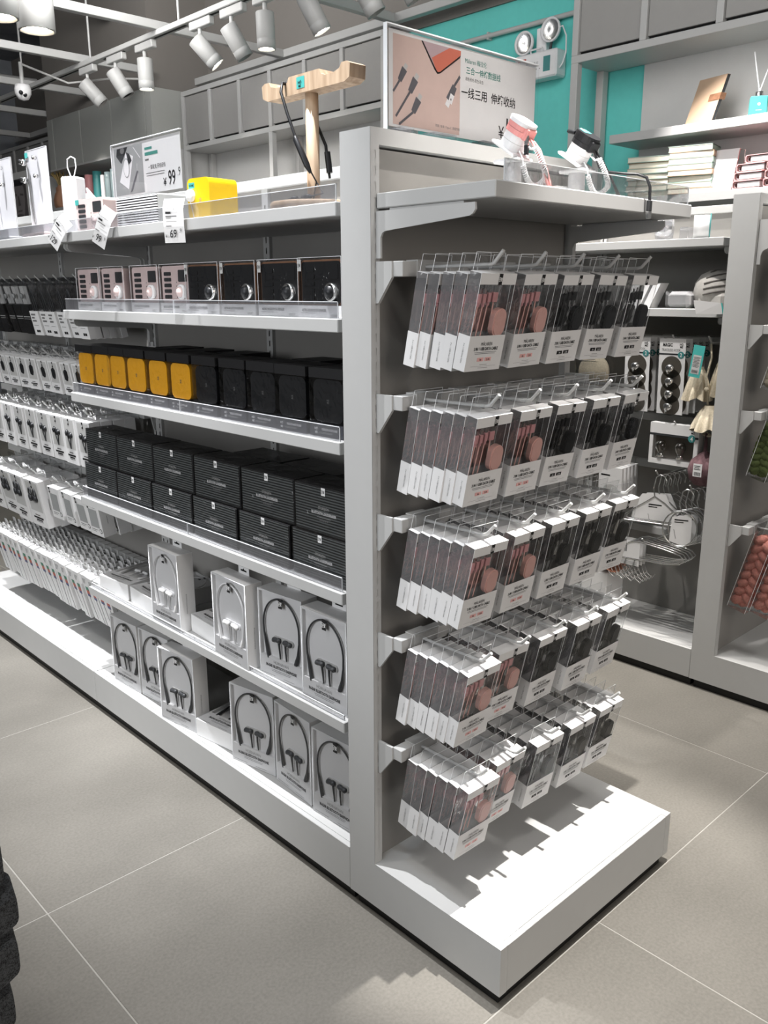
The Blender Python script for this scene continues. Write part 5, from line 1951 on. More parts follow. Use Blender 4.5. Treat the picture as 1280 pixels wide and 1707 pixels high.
LB = {'a': (1.278, [('saddle', _sad), ('arm', arm_mesh(0.165, 0.0026))]), 'b': (1.062, None), 'c': (0.895, None), 'd': (0.655, None), 'e': (0.400, None)}
HK = LB['a'][1]
rowname = {'a': 'highest', 'b': 'second', 'c': 'third', 'd': 'fourth', 'e': 'lowest'}
for k, (z, _) in LB.items():
    long_bar(z, rowname[k] + ' white hook bar of the left bay')
PROTO = {'dark': sleeve_pack('dark'), 'white': sleeve_pack('white'), 'charger': carton(0.072, 0.098, 0.032, 'charger'), 'buds': carton(0.086, 0.140, 0.034, 'buds'),
         'phones': carton(0.118, 0.166, 0.045, 'phones'), 'wallcharger': carton(0.080, 0.105, 0.042, 'wallcharger'), 'lead': carton(0.043, 0.166, 0.026, 'lead')}
DEPTH = {'dark': 0.018, 'white': 0.018, 'charger': 0.034, 'buds': 0.036, 'phones': 0.047, 'wallcharger': 0.044, 'lead': 0.028}


def hang_row(row, items, noun, cat, tilt=13, xs=0.092):
    """items: (y, kind, how many deep)"""
    z = LB[row][0]
    for i, (y, kind, n) in enumerate(items):
        spawn(HK, 'hook', 'wire hook on the %s left bar, %s from the shelves' % (rowname[row], ORD[i]), 'hook', (0.236, y, z), (0, 0, FACE_L), 'hooks of the left bay')
        for q in range(n):
            x = xs + DEPTH[kind] * 1.04 * q + rnd.uniform(0, 0.003)
            if x > 0.226:
                break
            lab = '%s, %s on the %s hook of the %s left bar' % (noun[kind], ('in front', 'second back', 'third back', 'fourth back', 'fifth back', 'sixth back')[q], ORD[i], rowname[row])
            only = None if q == 0 else ('carton', 'hang_tab', 'clear_box', 'card')
            spawn(PROTO[kind], 'hanging_box', lab, cat, (x, y + rnd.uniform(-0.002, 0.002), z - 0.009 - 0.0034 + 0.006), (math.radians(tilt + rnd.uniform(-2, 2)), 0, FACE_L + rnd.uniform(-0.04, 0.04)), 'hanging boxes of the left bay', only)


hang_row('a', [(1.63 + 0.066 * k, 'white' if k < 6 else 'dark', 6) for k in range(13)], {'white': 'white sleeved cable', 'dark': 'black sleeved cable'}, 'cable', 12, 0.082)
hang_row('b', [(1.645 + 0.083 * k, 'charger', 4) for k in range(11)], {'charger': 'white car charger box'}, 'charger', 8, 0.092)
hang_row('c', [(1.64 + 0.097 * k, 'buds', 4) for k in range(9)], {'buds': 'white wired earphone box'}, 'earphones', 4, 0.094)
hang_row('d', [(1.637, 'wallcharger', 3), (1.724, 'wallcharger', 3), (1.811, 'wallcharger', 3), (1.915, 'wallcharger', 3), (2.085, 'phones', 3), (2.215, 'phones', 3), (2.345, 'phones', 3), (2.475, 'phones', 3)], {'wallcharger': 'white wall charger box', 'phones': 'white sport earphone box'}, 'box', 9, 0.104)
hang_row('e', [(1.602 + 0.0500 * k, 'lead', 5) for k in range(19)], {'lead': 'narrow white data lead box'}, 'cable', 12, 0.088)

# ------------------------------------------------------------------ neighbouring run, seen behind the cable packs
GX = G2 + 0.03
t = thing('tape_ring', 'clear plastic ring lying upright on the neighbouring top shelf', 'ring', (G2 + 0.075, 0.525, 1.3895), group='clear rings')
b = MB()
b.lathe([(0.020, -0.022), (0.034, -0.022), (0.034, 0.022), (0.020, 0.022), (0.020, -0.022)], 'wplastic', 24, (0, 0, 0.0345), axis=(0.5, -1, 0))
part('rim', b, t)
b = MB()
b.lathe([(0.030, 0.0225), (0.036, 0.0225), (0.036, 0.026), (0.030, 0.026), (0.030, 0.0225)], 'tealbottle', 24, (0, 0, 0.0365), axis=(0.5, -1, 0))
part('dark_edge', b, t)
b = MB()
b.bbox(-0.02, 0.10, 0.03, 0.06, 0, 0.035, 'acrylic', 0.003)
part('clear_block', b, t)
t = thing('tape_ring', 'larger frosted ring at the end of the clear block', 'ring', (G2 + 0.075, 0.645, 1.3895), group='clear rings')
b = MB()
b.lathe([(0.022, -0.024), (0.036, -0.024), (0.036, 0.024), (0.022, 0.024), (0.022, -0.024)], 'acrylic', 24, (0, 0, 0.0365), axis=(0.4, -1, 0))
b.lathe([(0.0, 0.0), (0.022, 0.0)], 'acrylic', 24, (0, 0, 0.0365), axis=(0.4, -1, 0))
part('rim', b, t)

# second shelf: striped cushion, white block, leaning boxes, swing tag
t = thing('eye_cushion', 'grey plush cushion with dark stripes on the neighbouring shelf', 'cushion', (G2 + 0.10, 0.475, 1.1873))
b = MB()
prof = [(0.0, 0.0), (0.035, 0.002), (0.056, 0.018), (0.064, 0.045), (0.060, 0.075), (0.045, 0.098), (0.022, 0.110), (0.0, 0.112)]
b.lathe(prof, 'cushion', 24)
part('pad', b, t)
for k in range(5):
    z = 0.036 + 0.016 * k
    b = MB()
    pts = []
    for q in range(16):
        a = 3.0 + 0.13 * q
        zq = min(0.111, z + 0.016 * math.cos(a - 4.3))
        r = next(p[0] + (n_[0] - p[0]) * (zq - p[1]) / (n_[1] - p[1]) for p, n_ in zip(prof[:-1], prof[1:]) if p[1] <= zq <= n_[1])
        pts.append((r * math.cos(a), r * math.sin(a), zq))
    b.tube(pts, 0.0028, 'cushband', 5, True, True)
    part('stripe', b, t)
b = MB()
b.bbox(-0.055, 0.0, -0.06, 0.04, 0.0, 0.052, 'cushion', 0.016)
part('flap', b, t)
t = thing('tissue_block', 'white soft wrapped block beside the striped cushion', 'pack', (G2 + 0.075, 0.565, 1.1874), (0, 0, FACE_L))
b = MB()
b.bbox(-0.038, 0.038, -0.035, 0.06, 0, 0.050, 'wplastic', 0.012)
part('pack', b, t)
b = MB()
b.box(-0.039, 0.039, -0.037, 0.062, 0.0005, 0.052, 'wrap')
part('clear_wrap', b, t)
for i, y in enumerate((0.665, 0.70, 0.735)):
    b = MB()
    b.add([(0, -0.012, 0), (0.05, -0.012, 0), (0.05, 0.012, 0), (0, 0.012, 0), (0.03, -0.03, 0.075), (0.08, -0.03, 0.075), (0.08, -0.006, 0.075), (0.03, -0.006, 0.075)], [(0, 3, 2, 1), (4, 5, 6, 7), (0, 1, 5, 4), (1, 2, 6, 5), (2, 3, 7, 6), (3, 0, 4, 7)], 'paper')
    tag(link('leaning_carton', b.build('leaning_carton'), None, (G2 + 0.03, y, 1.1874)), 'white carton leaning on the neighbouring shelf, %s from the white block' % ORD[i], 'box', 'leaning cartons')
t = thing('swing_tag', 'white and teal card tag hanging off the cushion shelf edge', 'tag', (G2 - 0.001, 0.430, 1.195), (0, 0, FACE_L + 0.5))
b = MB()
b.add([(-0.055, 0, 0.018), (0.020, -0.012, 0.010), (0.028, -0.010, -0.022), (-0.045, 0, -0.022)], [(0, 1, 2, 3), (3, 2, 1, 0)], 'paper')
part('card', b, t)
b = MB()
b.add([(0.020, -0.012, 0.010), (0.024, -0.008, 0.010), (0.034, -0.006, -0.024), (0.028, -0.010, -0.022)], [(0, 1, 2, 3), (3, 2, 1, 0)], 'mint')
part('mint_edge', b, t)


def side_bar(z, label):
    t = thing('hook_bar', label, 'bar', (G2, 0, 0), group='hook bars of the neighbouring run')
    b = MB()
    b.bbox(0.236, 0.2585, 0.42, 1.56, z - 0.025, z, 'white', 0.001)
    part('bar', b, t)
    for y in (0.415, 1.555):
        b = MB()
        b.prism([(0.269, z), (0.2565, z), (0.2565, z - 0.026), (0.264, z - 0.06), (0.269, z - 0.06)], y, y + 0.005, 'white', 'Y')
        part('bracket', b, t)


for z, w in ((1.095, 'upper'), (0.83, 'second'), (0.665, 'third'), (0.43, 'lowest')):
    side_bar(z, w + ' hook bar of the neighbouring run')
HK2 = [('saddle', _sad), ('arm', arm_mesh(0.20, 0.0026))]


def nhook(y, z, w):
    spawn(HK2, 'hook', 'wire hook carrying ' + w, 'hook', (G2 + 0.236, y, z), (0, 0, FACE_L), 'hooks of the neighbouring run')


# traceless hook cards
def trace_card(w=0.088, h=0.236):
    rows = []
    a = MB()
    a.bbox(-w / 2, w / 2, 0, 0.0012, -h + 0.012, 0.012, 'paper', 0.0004)
    f = Pl(a, (0, 0, 0), **FRONT)
    f.text(-0.016, -0.012, 'MAGIC', 0.014, 'ink', 0.03, 0.75)
    f.text(-0.004, -0.027, 'TRACELESS HOOK', 0.0115, 'inkg', 0.0, 0.66)
    f.text(0.030, -0.008, 'N\u00d3', 0.009, 'ink', 0.02, 0.9)
    f.text(0.030, -0.016, 'M\u00c9', 0.009, 'ink', 0.02, 0.9)
    f.rect(-w / 2, -0.0385, w / 2, -0.0335, 'charcoal')
    f.disc(0.030, -0.037, 0.0105, 0.0105, 'tealbottle', 2)
    f.text(0.030, -0.043, '2', 0.017, 'paper', 0.02, 0.9, 3)
    rows.append(('card', a.build('card')))
    for k in range(4):
        a = MB()
        z = -0.075 - 0.040 * k
        a.lathe([(0.034, 0.0), (0.020, 0.003), (0.0, 0.004)], 'glass', 22, (0, -0.0004, z), axis=(0, -1, 0))
        a.lathe([(0.0125, 0.0), (0.0125, 0.012), (0.009, 0.016), (0.0, 0.017)], 'chrome', 14, (0, -0.004, z - 0.003), axis=(0, -1, 0))
        a.tube([(0, -0.012, z - 0.010), (0, -0.022, z - 0.016), (0, -0.026, z - 0.008)], 0.004, 'chrome', 6)
        rows.append(('suction_hook', a.build('suction_hook')))
    return rows


TC = trace_card()
for c, (y, w) in enumerate(((0.570, 'right'), (0.690, 'left'))):
    nhook(y, 1.095, 'the %s column of suction hook cards' % w)
    for q in range(5):
        spawn(TC, 'hook_card', 'suction hook card, %s in the %s column of the neighbouring run' % (('front one', 'second one', 'third one', 'fourth one', 'rearmost')[q], w), 'hook card', (GX + 0.012 + 0.034 * q, y - 0.004 * q, 1.084), (math.radians(3), 0, FACE_L), 'suction hook cards', None if q < 2 else ('card',))

# cream sponge pack behind
nhook(0.850, 1.095, 'the round cream sponge pack')
t = thing('sponge_pack', 'round cream sponge in a clear printed pack', 'sponge', (GX + 0.03, 0.850, 1.082), (0, 0, FACE_L))
b = MB()
b.lathe([(0.0, 0.0), (0.05, 0.0), (0.056, 0.006), (0.056, 0.02), (0.0, 0.022)], 'cream', 26, (0, 0.0, -0.105), axis=(0, -1, 0))
part('sponge', b, t)
b = MB()
b.box(-0.065, 0.065, -0.028, 0.002, -0.19, 0.006, 'clear')
f = Pl(b, (0, -0.028, 0), **FRONT)
f.text(-0.02, -0.046, 'TR\u00d6ST', 0.020, 'ink', 0.03, 0.75)
f.rect(-0.048, -0.054, 0.02, -0.0505, 'ink')
small_print(f, -0.048, 0.015, -0.060, 3, 'inkg', 0.005, 0.0015)
part('clear_pack', b, t)

# cream cotton scrub with swing tag
nhook(0.452, 1.095, 'the cream cotton scrub')
t = thing('cotton_scrub', 'cream cotton bath scrub bow with a teal swing tag', 'scrub', (GX + 0.025, 0.452, 1.085))
def ruffle(mb, c, r, h, n, amp, m):
    vs, fs = [], []
    K, J = 48, 7
    for j in range(J):
        u = j / (J - 1)
        for k in range(K):
            a = 2 * PI * k / K
            rr = r * (0.25 + 0.75 * u ** 0.8) * (1 + amp * u * math.sin(n * a + u * 1.5)) * (1 - 0.15 * u * u)
            vs.append((c[0] + rr * math.cos(a), c[1] + rr * math.sin(a), c[2] - h * u + 0.006 * u * math.sin(n * 0.5 * a)))
        if j:
            for k in range(K):
                fs.append(((j - 1) * K + k, j * K + k, j * K + (k + 1) % K, (j - 1) * K + (k + 1) % K))
    mb.add(vs, fs, m, True)
b = MB()
ruffle(b, (0, -0.012, -0.185), 0.055, 0.075, 11, 0.20, 'cream')
part('lower_frill', b, t)
b = MB()
ruffle(b, (0.0, 0.030, -0.07), 0.045, 0.10, 8, 0.30, 'cream')
ruffle(b, (0.02, -0.030, -0.045), 0.034, 0.11, 7, 0.25, 'cream')
part('upper_bow', b, t)
b = MB()
b.tube([(0, 0, 0.0), (-0.004, -0.008, -0.04), (-0.030, -0.008, -0.10), (-0.006, -0.010, -0.185)], 0.003, 'cream', 6)
b.lathe([(0.0, -0.008), (0.006, -0.005), (0.008, 0), (0.006, 0.005), (0.0, 0.008)], 'cream', 12, (-0.022, -0.009, -0.135))
part('cord', b, t)
b = MB()
b.box(-0.018, 0.018, -0.0006, 0.0006, -0.095, 0.0, 'mint')
f = Pl(b, (0, -0.0006, -0.095), **FRONT)
f.rect(-0.013, 0.010, 0.013, 0.066, 'panel')
small_print(f, -0.011, 0.010, 0.058, 8, 'ink', 0.004, 0.0018)
for k in range(9):
    f.rect(-0.010 + 0.0022 * k, 0.013, -0.0090 + 0.0022 * k, 0.022, 'ink', 2)
part('swing_tag', b, t, (-0.050, 0.010, -0.004), (0, 0.12, FACE_L + 0.0), 'teal swing tag with a grey printed label')

# window box with glass bulbs
nhook(0.54, 0.83, 'the grey window box')
t = thing('bulb_box', 'white window box with clear bulbs under the suction hooks', 'box', (GX + 0.01, 0.540, 0.826), (0, 0, FACE_L))
w = 0.165
b = MB()
b.box(-w / 2, w / 2, 0, 0.03, -0.125, 0.006, 'paper', 'f')
f = Pl(b, (0, 0, 0), **FRONT)
f.rect(-w / 2, -0.030, w / 2, 0.006, 'paper', 0)
f.rect(-w / 2, -0.125, w / 2, -0.108, 'paper', 0)
f.rect(-w / 2, -0.108, -w / 2 + 0.012, -0.030, 'paper', 0)
f.rect(w / 2 - 0.014, -0.108, w / 2, -0.030, 'paper', 0)
f.rect(-w / 2, -0.034, w / 2, -0.027, 'charcoal', 1)
f.disc(w / 2 - 0.022, -0.033, 0.012, 0.012, 'tealbottle', 2)
f.text(w / 2 - 0.022, -0.040, '4', 0.020, 'paper', 0.02, 0.9, 3)
f.text(w / 2 - 0.020, -0.010, 'N\u00d3', 0.010, 'ink', 0.02, 0.9)
f.text(w / 2 - 0.020, -0.019, 'M\u00c9', 0.010, 'ink', 0.02, 0.9)
b.box(-w / 2 + 0.012, w / 2 - 0.014, 0.020, 0.024, -0.108, -0.030, 'glass')
part('carton', b, t)
for x in (-0.045, 0.022):
    b = MB()
    b.lathe([(0.0, 0.028), (0.012, 0.026), (0.018, 0.014), (0.017, 0.004), (0.008, -0.010), (0.008, -0.020), (0.0, -0.022)], 'glass', 14, (x, 0.006, -0.078))
    b.lathe([(0.009, -0.010), (0.012, -0.020), (0.0, -0.022)], 'chrome', 12, (x, 0.006, -0.082))
    part('bulb', b, t)

# plum sponge ball with a barcode label
nhook(0.418, 0.83, 'the plum sponge ball')
t = thing('sponge_ball', 'plum coloured bath sponge ball with a barcode label', 'sponge', (GX + 0.025, 0.440, 0.70))
b = MB()
b.lathe([(0.0, -0.052), (0.025, -0.048), (0.042, -0.03), (0.048, 0.0), (0.040, 0.028), (0.020, 0.048), (0.006, 0.058), (0.004, 0.115), (0.0, 0.116)], 'plum', 20)
part('ball', b, t)
b = MB()
b.tube([(0, -0.006, 0.112), (-0.006, -0.03, 0.11), (0, 0.0, 0.105), (0.006, 0.03, 0.112), (0, -0.004, 0.116)], 0.004, 'cream', 6)
part('bow', b, t)
b = MB()
b.box(-0.014, 0.014, -0.001, 0, -0.02, 0.02, 'paper')
f = Pl(b, (0, -0.001, 0), **FRONT)
for k in range(9):
    f.rect(-0.010 + 0.0024 * k, -0.017, -0.0088 + 0.0024 * k, -0.006, 'ink')
small_print(f, -0.011, 0.009, 0.012, 3, 'ink', 0.005, 0.002)
part('barcode_label', b, t, (-0.048, -0.004, 0.005), (0, 0, FACE_L))


# metal hangers with cards
def hanger_parts(ring=False):
    a = MB()
    a.tube([(0.028, 0, -0.018), (0.030, 0, 0.0), (0.022, 0, 0.014), (0.008, 0, 0.018), (-0.004, 0, 0.010), (-0.010, 0, -0.03), (-0.004, 0, -0.055)], 0.0024, 'chrome', 7)
    hook = a.build('hook_end')
    a = MB()
    if ring:
        a.tube([(-0.004 + 0.052 * math.sin(t), 0, -0.112 + 0.058 * math.cos(t)) for t in [2 * PI * k / 24 for k in range(25)]], 0.0028, 'chrome', 7)
    else:
        a.tube([(-0.004, 0, -0.055), (-0.03, 0, -0.075), (-0.105, 0, -0.130), (-0.108, 0, -0.140), (-0.098, 0, -0.145), (0.090, 0, -0.145), (0.098, 0, -0.140), (0.095, 0, -0.130), (0.03, 0, -0.075), (-0.004, 0, -0.055)], 0.0024, 'chrome', 7)
    frame = a.build('frame')
    a = MB()
    if ring:
        o = [(-0.036, -0.09), (0.024, -0.075), (0.026, -0.150), (-0.022, -0.165), (-0.036, -0.15)]
        o = [(-0.030, -0.075), (0.030, -0.062), (0.032, -0.150), (0.010, -0.168), (-0.034, -0.155)]
    else:
        o = [(-0.045, -0.05), (0.03, -0.045), (0.06, -0.105), (0.055, -0.135), (-0.075, -0.135), (-0.07, -0.09)]
    a.prism(list(reversed(o)), -0.0005, 0.0005, 'paper', 'Y')
    f = Pl(a, (0, -0.0006, 0), **FRONT)
    f.rect(-0.022, -0.085, 0.02, -0.081, 'ink')
    f.rect(-0.022, -0.092, 0.006, -0.089, 'ink')
    f.line((-0.022, -0.115), (-0.014, -0.145), 0.0015, 'inkg')
    card = a.build('card')
    return [('frame', frame), ('hook_end', hook), ('card', card)]


HG, HR = hanger_parts(), hanger_parts(True)
nhook(0.590, 0.665, 'the metal clothes hangers')
for q in range(6):
    spawn(HG, 'hanger', 'aluminium clothes hanger with white card, %s in its bunch' % ('front one' if q == 0 else ORD[q] + ' back'), 'hanger', (GX + 0.012 + 0.024 * q, 0.585 - 0.004 * q, 0.646), (0, 0, FACE_L + 0.25), 'metal clothes hangers', None if q < 2 else ('frame', 'hook_end'))
nhook(0.470, 0.645 - 0.01, 'the ring hangers')
for q in range(4):
    spawn(HR, 'ring_hanger', 'aluminium ring hanger with white card, %s in its bunch' % ('front one' if q == 0 else ORD[q] + ' back'), 'hanger', (GX - 0.008 + 0.026 * q, 0.480 - 0.006 * q, 0.618), (0, 0, FACE_L + 0.35), 'metal ring hangers', None if q < 2 else ('frame', 'hook_end'))

# clip hangers below: flat white cards, wire arms and dangling clips
nhook(0.62, 0.43, 'the clip hangers')
for q in range(5):
    t = thing('clip_hanger', 'chrome clip hanger with white card, %s in its bunch' % ('front one' if q == 0 else ORD[q] + ' back'), 'hanger', (GX + 0.004 + 0.020 * q, 0.64, 0.418), (0, 0, FACE_L + 0.05), 'chrome clip hangers')
    b = MB()
    b.tube([(-0.10, 0, -0.045), (-0.02, 0, 0.006), (0.0, 0, 0.012), (0.09, 0, 0.004), (0.155, 0, -0.006), (0.168, 0, -0.020), (0.155, 0, -0.036), (0.10, 0, -0.046), (-0.10, 0, -0.055)], 0.0026, 'chrome', 6)
    part('frame', b, t)
    for k in range(4):
        b = MB()
        x = -0.095 + 0.032 * k
        b.tube([(x, 0, -0.05), (x - 0.006, -0.006, -0.085), (x + 0.008, -0.008, -0.115), (x + 0.026, -0.006, -0.128), (x + 0.034, -0.004, -0.112)], 0.0018, 'chrome', 5)
        part('clip', b, t)
    if q < 3:
        b = MB()
        b.box(-0.09, 0.015, -0.0006, 0.0006, -0.075, 0.008, 'paper')
        f = Pl(b, (0, -0.0006, -0.075), **FRONT)
        for k in range(6):
            f.rect(-0.048 + 0.003 * k, 0.045, -0.0464 + 0.003 * k, 0.068, 'ink')
        small_print(f, -0.085, 0.010, 0.012, 3, 'inkg', 0.004, 0.001)
        part('card', b, t)
nhook(0.80, 0.665, 'the white product cards')
for q in range(5):
    b = MB()
    b.bbox(-0.045, 0.045, 0, 0.012, -0.10, 0.012, 'paper', 0.001)
    f = Pl(b, (0, 0, 0), **FRONT)
    f.rect(-0.035, -0.020, 0.0, -0.015, 'ink')
    f.disc(0.004, -0.07, 0.03, 0.022, 'panel')
    tag(link('hanging_card', b.build('hanging_card'), None, (GX + 0.012 + 0.026 * q, 0.76 + 0.002 * q, 0.652), (0.05, 0, FACE_L)), 'white carded hook set, %s in its bunch' % ('front one' if q == 0 else ORD[q] + ' back'), 'card', 'white carded hook sets')
t = thing('copper_cup', 'copper coloured cup lying on its side behind the packs', 'cup', (GX + 0.05, 0.80, 0.1275 + 0.047))
b = MB()
b.lathe([(0.0, 0.0), (0.040, 0.0), (0.044, 0.02), (0.046, 0.09), (0.043, 0.09), (0.041, 0.02), (0.0, 0.004)], 'copper', 24, axis=(-0.4, -1, 0))
part('cup', b, t, (0, 0, 0.17))
b = MB()
b.bbox(-0.05, 0.06, -0.06, 0.04, -0.047, 0.118, 'paper', 0.003)
part('carton', b, t, label='white carton under the cup')

# end face of the neighbouring run: bars, hooks and braided yarn packs
for z, w in ((1.145, 'upper'), (0.90, 'middle'), (0.555, 'lower')):
    hook_bar(G2, z, w + ' hook bar on the neighbouring end face')
    for k in range(2):
        spawn(HOOK, 'hook', 'white hook, %s from the post, on the %s bar of the neighbouring end' % (ORD[k], w), 'hook', (G2 + HX[k], 0.262, z), (0, 0, 0), 'hooks of the yarn packs')
b = MB()
t = thing('end_shelf', 'white shelf high on the neighbouring end face', 'shelf', (G2, 0, 0))
b.bbox(0.02, 0.593, 0.10, D - 0.002, 1.405, 1.429, 'white', 0.0015)
part('board', b, t)
for x in (0.0105, 0.575):
    b = MB()
    b.prism([(D - 0.001 - a, 1.430 + h * 1.6) for a, h in bracket_pts(0.16, 0.05, 0.075)], x, x + 0.005, 'white', 'X')
    part('bracket', b, t)


def braid(mb, h, r, m, turns=2.6, bend=0.0):
    for ph in range(3):
        pts = []
        N = 40
        for k in range(N + 1):
            u = k / N
            a = 2 * PI * turns * u + ph * 2 * PI / 3
            pts.append((r * math.sin(a) + bend * math.sin(PI * u), r * 0.55 * math.sin(2 * a), -h * u))
        mb.tube(pts, [r * (0.45 if k in (0, N) else 0.80) for k in range(N + 1)], m, 8)


def yarn(x, y, z, m, label, h=0.235, w=0.068, bend=0.0):
    t = thing('braid_pack', label, 'yarn', (x, y, z), (math.radians(14), 0, 0), 'braided yarn packs')
    b = MB()
    braid(b, h - 0.02, 0.019, m, 2.6, bend)
    part('braid', b, t, (0, -0.030, -0.02), (0, 0, PI / 2))
    b = MB()
    b.box(-w / 2, w / 2, -0.060, -0.002, -h - 0.012, -0.008, 'clear', 't')
    b.box(-w / 2, w / 2, -0.0025, -0.002, -0.008, 0.02, 'clear')
    for xx in (-w / 2, w / 2):
        for yy in (-0.060, -0.002):
            b.tube([(xx, yy, -h - 0.012), (xx, yy, -0.008)], 0.0006, 'edge', 4, False)
    part('clear_box', b, t)
    return t


X1 = G2 + HX[0]
yarn(X1, 0.252, 0.546, 'braidpink', 'salmon braided yarn in a clear box, rear of the lower hook', 0.250)
yarn(X1, 0.182, 0.546, 'braidpink', 'salmon braided yarn in a clear box, middle of the lower hook', 0.250)
yarn(X1 + 0.002, 0.190, 0.80, 'braidpink', 'salmon yarn roll hanging low in front of the olive braid', 0.14)
yarn(X1 - 0.008, 0.252, 0.885, 'green', 'olive green braided yarn on the middle hook', 0.17, 0.068, 0.012)
yarn(X1 - 0.006, 0.240, 1.135, 'cream', 'cream ruffled yarn in a clear box on the upper hook', 0.16)
yarn(X1 - 0.006, 0.250, 1.355, 'green', 'olive yarn bundle under the neighbouring end shelf', 0.12)

# ------------------------------------------------------------------ things on the wall shelves
def notebook(mb, w, d, h, cover):
    mb.box(-w / 2, w / 2, -d / 2, d / 2, 0, h * 0.12, cover)
    mb.box(-w / 2, w / 2, -d / 2, d / 2, h * 0.88, h, cover)
    mb.box(-w / 2 + 0.003, w / 2 - 0.002, -d / 2 + 0.002, d / 2 - 0.003, h * 0.12, h * 0.88, 'pages')
    mb.box(w / 2 - 0.004, w / 2, -d / 2, d / 2, 0, h, cover)


_nb = MB()
notebook(_nb, 0.20, 0.14, 0.026, 'sage')
_nb = _nb.build('notebook')
_nb2 = MB()
notebook(_nb2, 0.20, 0.14, 0.026, 'tan')
_nb2 = _nb2.build('notebook')
W2 = 1.6725
for s, (y, n, w) in enumerate(((1.33, 8, 'nearer'), (1.545, 7, 'farther'))):
    for k in range(n):
        o = link('notebook', _nb if (k + s) % 3 else _nb2, None, (2.985 + rnd.uniform(-0.008, 0.008), y + rnd.uniform(-0.006, 0.006), W2 + 0.0003 + 0.0263 * k), (0, 0, FACE_L + 0.25 + rnd.uniform(-0.06, 0.06)))
        tag(o, 'pale notebook, %s up in the %s stack on the wall shelf' % (ORD[k], w), 'notebook', 'stacked notebooks')
b = MB()
b.add([(-0.062, -0.03, 0), (0.062, -0.03, 0), (0.062, 0.03, 0.185), (-0.062, 0.03, 0.185), (-0.062, -0.018, 0), (0.062, -0.018, 0), (0.062, 0.042, 0.185), (-0.062, 0.042, 0.185)], [(0, 1, 2, 3), (7, 6, 5, 4), (0, 4, 5, 1), (2, 6, 7, 3), (3, 7, 4, 0)], 'paper')
b.add([(0.062, -0.03, 0), (0.062, -0.018, 0), (0.062, 0.042, 0.185), (0.062, 0.03, 0.185)], [(0, 1, 2, 3)], 'blush')
b.tube([(0.058, 0.04, 0.18), (0.075, 0.06, 0.18), (0.07, 0.07, 0.0)], 0.003, 'chrome', 6)
tag(link('standing_notebook', b.build('standing_notebook'), None, (2.97, 1.185, W2 + 0.0003), (0, 0, FACE_L + 0.05)), 'white notebook with pink edge leaning on a wire stand', 'notebook')


def ring_book():
    a = MB()
    w, d, h = 0.125, 0.17, 0.034
    a.prism([(-w / 2 + 0.004, 0.0), (w / 2, 0.0), (w / 2, 0.003), (-w / 2 + 0.008, 0.003), (-w / 2 + 0.003, 0.008), (-w / 2 + 0.003, h - 0.008), (-w / 2 + 0.008, h - 0.003), (w / 2, h - 0.003), (w / 2, h), (-w / 2 + 0.004, h), (-w / 2, h - 0.006), (-w / 2, 0.006)][::-1], -d / 2, d / 2, 'blush', 'Y')
    cov = a.build('cover')
    a = MB()
    a.box(-w / 2 + 0.022, w / 2 - 0.004, -d / 2 + 0.006, d / 2 - 0.006, 0.006, h - 0.007, 'paper')
    pg = a.build('pages')
    a = MB()
    a.tube([(-w / 2 + 0.015 + 0.009 * math.cos(t), -d / 2 + 0.012, h / 2 + 0.010 * math.sin(t)) for t in [2 * PI * k / 12 for k in range(13)]], 0.0016, 'chrome', 5, False)
    rg = a.build('ring')
    return [('cover', cov), ('pages', pg), ('ring', rg)]


RB = ring_book()
n = 0
for lvl, ysr in ((0, (1.035, 0.90, 0.765)), (1, (1.03, 0.895, 0.76)), (2, (1.022, 0.89)), (3, (0.985, 0.85))):
    for k, y in enumerate(ysr):
        n += 1
        spawn(RB, 'ring_binder', 'pink ring notebook lying on the wall shelf, layer %s up, %s from the white one' % (('one', 'two', 'three', 'four')[lvl], ORD[k]), 'notebook', (2.99, y, W2 + 0.0003 + 0.0345 * lvl), (0, 0, FACE_L + 0.03 * (k - 1)), 'pink ring notebooks')
# kraft notebook and diffuser on the upper shelf
t = thing('kraft_notebook', 'kraft brown notebook with a strap leaning on the upper wall shelf', 'notebook', (2.98, 1.29, 1.9725), (0, 0, FACE_L - 0.25))
b = MB()
b.add([(-0.085, -0.04, 0), (0.07, -0.04, 0), (0.07, 0.04, 0.205), (-0.085, 0.04, 0.205), (-0.085, -0.02, 0), (0.07, -0.02, 0), (0.07, 0.06, 0.205), (-0.085, 0.06, 0.205)], [(0, 1, 2, 3), (7, 6, 5, 4), (0, 4, 5, 1), (1, 5, 6, 2), (2, 6, 7, 3), (3, 7, 4, 0)], 'tan')
b.add([(0.0705, -0.039, 0.002), (0.0705, -0.021, 0.002), (0.0705, 0.059, 0.203), (0.0705, 0.041, 0.203)], [(0, 1, 2, 3)], 'charcoal')
part('cover', b, t)
b = MB()
b.add([(0.01, -0.0055, 0.095), (0.073, -0.0055, 0.095), (0.073, 0.006, 0.125), (0.01, 0.006, 0.125), (0.073, 0.03, 0.095), (0.073, 0.04, 0.125)], [(0, 1, 2, 3), (1, 4, 5, 2)], 'brown')
part('strap', b, t)
t = thing('reed_diffuser', 'teal square diffuser bottle with two pale reeds', 'diffuser', (2.97, 1.045, 1.9725), (0, 0, FACE_L + 0.5))
b = MB()
b.bbox(-0.036, 0.036, -0.036, 0.036, 0, 0.078, 'mint', 0.004)
f = Pl(b, (0, -0.036, 0), **FRONT)
f.rect(-0.012, 0.02, 0.012, 0.022, 'paper')
f.disc(0, 0.045, 0.006, 0.006, 'paper')
part('bottle', b, t)
b = MB()
b.lathe([(0.016, 0.078), (0.016, 0.100), (0.0, 0.101)], 'chrome', 16)
part('collar', b, t)
